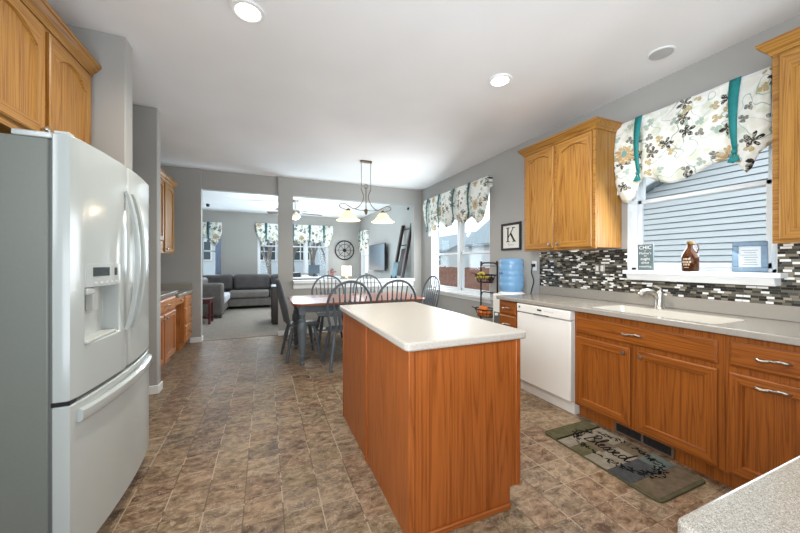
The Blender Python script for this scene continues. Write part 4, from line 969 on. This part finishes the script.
d = bpy.data.lights.new('table_lamp_bulb_light', 'POINT'); d.energy = 5; d.color = (1, .82, .6); d.shadow_soft_size = .05; o = bpy.data.objects.new('table_lamp_bulb_light', d); COL.objects.link(o); o.location = (2.33, 9.9, 1.0)
# wheel clock
wk = thing('wall_clock', 'round black wheel shaped wall decor on the living room back wall', 'clock', (2.44, LBY-.02, 1.36)); cz = 1.68; ky = LBY-.02
for rr, t in ((.31, .018), (.2, .008)): MB().tube([(2.44+rr*math.cos(a), ky, cz+rr*math.sin(a)) for a in [2*PI*i/40 for i in range(40)]], t, 8, True).build('rim', IRON, wk, smooth=True)
for k in range(8):
    a = 2*PI*k/8; MB().tube([(2.44+.05*math.cos(a), ky, cz+.05*math.sin(a)), (2.44+.305*math.cos(a), ky, cz+.305*math.sin(a))], .007, 6).build('spoke', IRON, wk)
MB().lathe([(.055, -.012), (.06, 0), (.05, .015), (.015, .02)], (2.44, ky, cz), 20, (0, -1, 0)).build('hub', IRON, wk, smooth=True)
# television on the right wall of the living room
tv = thing('television', 'black flat television on the right living room wall', 'television', (2.87, 8.48, 1.05))
MB().box(2.83, 2.87, 7.8, 9.15, 1.05, 1.77).build('bezel', BLACK, tv, bevel=.006); MB().box(2.826, 2.831, 7.815, 9.135, 1.065, 1.755).build('screen', TVM, tv); MB().box(2.87, W, 8.3, 8.65, 1.2, 1.6).build('wall_mount', BLACK, tv)
# blanket ladder
ll = thing('blanket_ladder', 'dark wooden blanket ladder leaning on the living room wall beside the television', 'ladder', (2.75, 6.6, .006))
def lad(t, y): return (lerp(2.52, 2.945, t), y, lerp(.006, 2.12, t))
for y in (6.32, 6.82):
    b = MB(); p, q = Vector(lad(0, y)), Vector(lad(1, y)); vs = []
    for P in (p, q): vs += [(P.x-.05, y-.035, P.z), (P.x+.012, y-.035, P.z), (P.x+.012, y+.035, P.z), (P.x-.05, y+.035, P.z)]
    b.add(vs, [(0, 1, 2, 3), (4, 5, 6, 7), (0, 1, 5, 4), (1, 2, 6, 5), (2, 3, 7, 6), (3, 0, 4, 7)]).build('rail', DKWOOD, ll)
for t in (.2, .4, .6, .78, .95):
    p = lad(t, 6.57); MB().tube([(p[0], 6.32, p[2]), (p[0], 6.82, p[2])], .016, 8).build('rung', DKWOOD, ll, smooth=True)
def drape(name, label, t0, t1, y0, y1_, m, cat):
    a, c = lad(t0, 0), lad(t1, 0); n = 10; vs = []
    for k in range(n+1):
        y = lerp(y0, y1_, k/n)
        for q in (0, .5, 1): vs.append((lerp(a[0], c[0], q)-.045+.008*math.sin(k*1.7), y, lerp(a[2], c[2], q)))
    tag(MB().add(vs, [(3*k+j, 3*k+3+j, 3*k+4+j, 3*k+1+j) for k in range(n) for j in (0, 1)]).build(name, m, None, smooth=True, solid=.012), label, cat)
drape('throw_blanket', 'dark brown throw hanging on the blanket ladder', .46, .74, 6.3, 6.57, BARN, 'blanket')
drape('throw_pillow_cover', 'blue grey cloth folded low on the blanket ladder', .44, .6, 6.59, 6.86, plain('blue_grey_cloth', (120, 144, 154), .9), 'cloth')
for k, (x, h) in enumerate(((2.33, .07), (2.42, .055))): tag(MB().lathe([(.018, 0), (.02, .01), (.02, h*.6), (.008, h*.8), (.008, h)], (x, D+.06, .95), 12).build('figurine', BLACK, None, smooth=True), ['taller small black figurine on the pass-through ledge', 'shorter small black figurine on the pass-through ledge'][k], 'figurine')
tag(MB().box(W-.03, W, 6.57, 6.63, 2.45, 2.5).build('motion_sensor', BLACK, None, bevel=.008), 'small black sensor high on the right living room wall', 'sensor')
tag(MB().lathe([(.03, 0), (.04, .02), (.04, .07)], (-1.35, 9.43, C-.07), 16).build('smoke_detector', BLACK, None, smooth=True), 'dark round detector on the living room ceiling', 'detector')
# ceiling fan
cf = thing('ceiling_fan', 'ceiling fan with lit bowl in the living room, partly behind the column', 'fan', (.66, 8.1, C)); fx_, fy_ = .66, 8.1
MB().lathe([(.07, 0), (.06, -.05), (.015, -.06)], (fx_, fy_, C), 18).build('canopy', NICKEL, cf, smooth=True); MB().tube([(fx_, fy_, C-.05), (fx_, fy_, C-.2)], .014, 8).build('downrod', NICKEL, cf)
MB().lathe([(.03, .12), (.1, .1), (.11, .03), (.09, 0), (.05, -.02)], (fx_, fy_, C-.33), 20).build('motor', NICKEL, cf, smooth=True)
MB().lathe([(.12, .08), (.12, .06), (.09, .02), (.04, 0), (0, 0)], (fx_, fy_, C-.45), 20).build('light_bowl', FANL, cf, smooth=True)
for k in range(5):
    a = 2*PI*k/5+.25; u = Vector((math.cos(a), math.sin(a), 0)); v = Vector((-u.y, u.x, 0)); c = Vector((fx_, fy_, C-.3)); b = MB(); tl = Vector((0, 0, .018))
    vs = [c+u*.16-v*.05-tl, c+u*.16+v*.05+tl, c+u*.66+v*.07+tl, c+u*.66-v*.07-tl]; b.add(vs+[q+Vector((0, 0, .008)) for q in vs], [(0, 1, 2, 3), (4, 5, 6, 7), (0, 1, 5, 4), (1, 2, 6, 5), (2, 3, 7, 6), (3, 0, 4, 7)])
    bo = b.build('blade', BARN, cf); MB().tube([c+u*.09, c+u*.2], .012, 6).build('bracket', NICKEL, bo)
d = bpy.data.lights.new('fan_bowl_light', 'POINT'); d.energy = 60; d.color = (.95, .97, 1); d.shadow_soft_size = .12; o = bpy.data.objects.new('fan_bowl_light', d); COL.objects.link(o); o.location = (fx_, fy_, C-.62)

# ------------------------------------------------------------------ outside
struct(MB().box(W+.2, 60, -20, 60, -.62, -.6).build('ground', GRASS), 'dull lawn outside', 'ground'); struct(MB().box(-40, W+.2, LBY+.3, 70, -.62, -.6).build('ground_back', GRASS), 'dull lawn behind the house', 'ground')
# neighbouring house close outside the sink window
nh = thing('neighbour_house', 'pale lap sided house close outside the sink window', 'house', (9, 1.5, -.6))
X = 7.0; gy0, gy1 = -5.0, 4.5; pk_, ez = 1.0, 2.5
def gz(y): return ez+.2+max(0, (gy1-y))*.42 if y > -.5 else 99
def roofz(y): return 2.47+(gy1-y)*.42
lap = .104; b = MB(); z = -.6
while z < 4.4:
    yr = gy1
    if z+lap > roofz(gy1): yr = gy1-(z+lap-roofz(gy1))/.42
    b.add([(X-.03, gy0, z+.016), (X-.03, yr, z+.016), (X-.012, yr, z+lap), (X-.012, gy0, z+lap), (X, gy0, z+lap), (X, yr, z+lap), (X, yr, z+.016), (X, gy0, z+.016)], [(0, 1, 2, 3), (3, 2, 5, 4), (0, 1, 6, 7), (1, 2, 5, 6)]); z += lap
b.build('siding', SIDING, nh)
MB().prism([(gy0, -.6), (gy1-.01, -.6), (gy1-.01, roofz(gy1)), (gy0, roofz(gy0))], lambda a, c, d: (d, a, c), X+.03, 13).build('wall', SIDING, nh)
b = MB(); b.prism([(gy1+.35, roofz(gy1+.35)), (gy1+.35, roofz(gy1+.35)+.16), (gy0, roofz(gy0)+.16), (gy0, roofz(gy0))], lambda a, c, d: (d, a, c), X-.3, 13.2); b.build('roof', ROOF, nh)
MB().prism([(gy1+.35, roofz(gy1+.35)-.02), (gy1+.35, roofz(gy1+.35)+.14), (gy0, roofz(gy0)+.14), (gy0, roofz(gy0)-.02)], lambda a, c, d: (d, a, c), X-.33, X-.28).build('rake_board', WHITE, nh)
def house(label, x0, x1, y0, y1_, ze, zr, ridge, wm, wins=(), name='neighbour_house'):
    r = thing(name, label, 'house', ((x0+x1)/2, (y0+y1_)/2, -.6)); MB().box(x0, x1, y0, y1_, -.6, ze).build('wall', wm, r)
    b = MB()
    if ridge == 'y':
        xm = (x0+x1)/2; b.prism([(x0-.4, ze-.1), (xm, zr), (x1+.4, ze-.1), (x1+.4, ze+.05), (xm, zr+.18), (x0-.4, ze+.05)], lambda a, c, d: (a, d, c), y0-.4, y1_+.4)
        MB().prism([(x0, ze), (xm, zr), (x1, ze)], lambda a, c, d: (a, d, c), y0, y1_).build('gable', wm, r)
    else:
        ym_ = (y0+y1_)/2; b.prism([(y0-.4, ze-.1), (ym_, zr), (y1_+.4, ze-.1), (y1_+.4, ze+.05), (ym_, zr+.18), (y0-.4, ze+.05)], lambda a, c, d: (d, a, c), x0-.4, x1+.4)
        MB().prism([(y0, ze), (ym_, zr), (y1_, ze)], lambda a, c, d: (d, a, c), x0, x1).build('gable', wm, r)
    b.build('roof', ROOF, r)
    for (ax, p, a0, a1, z0, z1) in wins:
        f = MB().box(*((p-.06, p+.02, a0, a1, z0, z1) if ax == 'x' else (a0, a1, p-.06, p+.02, z0, z1))).build('window', WHITE, r)
        am = (a0+a1)/2; zm_ = (z0+z1)/2
        for u0, u1 in ((a0+.08, am-.04), (am+.04, a1-.08)):
            for q0, q1 in ((z0+.08, zm_-.03), (zm_+.03, z1-.08)): MB().box(*((p-.075, p-.05, u0, u1, q0, q1) if ax == 'x' else (u0, u1, p-.075, p-.05, q0, q1))).build('pane', TVM, f)
    return r
house('white house with grey roof behind the fence, right half of the dining window', 13.5, 22, 6, 19.5, 2.5, 6.0, 'y', SIDING)
house('low pale house with one window, left half of the dining window', 14, 22, 23.0, 34, 2.3, 4.0, 'y', SIDING, [('x', 14, 24.2, 25.6, 1.0, 2.1)])
house('blue grey house far behind the living room window', -6, 4.5, 24, 32, 3.4, 6.0, 'x', SIDINGB, [('y', 24, -.9, .7, 1.4, 2.7), ('y', 24, 1.6, 3.0, 1.4, 2.7), ('y', 24, -4.6, -3.2, 1.4, 2.7)])
fn = thing('garden_fence', 'reddish brown board fence outside the dining window', 'fence', (10.6, 15, -.6)); b = MB()
for k in range(110):
    y = 6+k*.16; b.box(10.6, 10.62, y, y+.15, -.6, 1.0+.012*math.sin(k*7.3))
b.build('boards', FENCE, fn)
for y in range(6, 24, 2): MB().box(10.62, 10.72, y, y+.1, -.6, 1.05).build('post', FENCE, fn)
def tree(label, x, y, h, seed):
    rnd = random.Random(seed); b = MB()
    def br(p, dr, l, r, lev):
        q = p+dr*l; b.tube([p, (p+q)/2+Vector((rnd.gauss(0, .03), rnd.gauss(0, .03), 0))*l, q], [r, r*.85, r*.65], 5)
        if lev == 0: return
        for k in range(3 if lev > 1 else 4):
            e = Vector((rnd.gauss(0, .5), rnd.gauss(0, .5), rnd.uniform(.3, 1))).normalized(); br(p.lerp(q, rnd.uniform(.55, 1)), (dr*.7+e*.7).normalized(), l*rnd.uniform(.5, .7), r*.55, lev-1)
    br(Vector((x, y, -.6)), Vector((0, 0, 1)), h, .13, 4)
    tag(b.build('bare_tree', BARK), label, 'tree', 'bare trees behind the living room')
tree('bare tree seen in the middle of the wide living room window', 1.2, 16.5, 1.9, 1); tree('bare tree right of the middle in the wide living room window', 2.3, 17.5, 2.1, 2); tree('bare tree left in the wide living room window, near the column', .2, 18.5, 2.2, 3); tree('bare tree at the right end of the wide living room window', 3.4, 19.5, 2.3, 4)
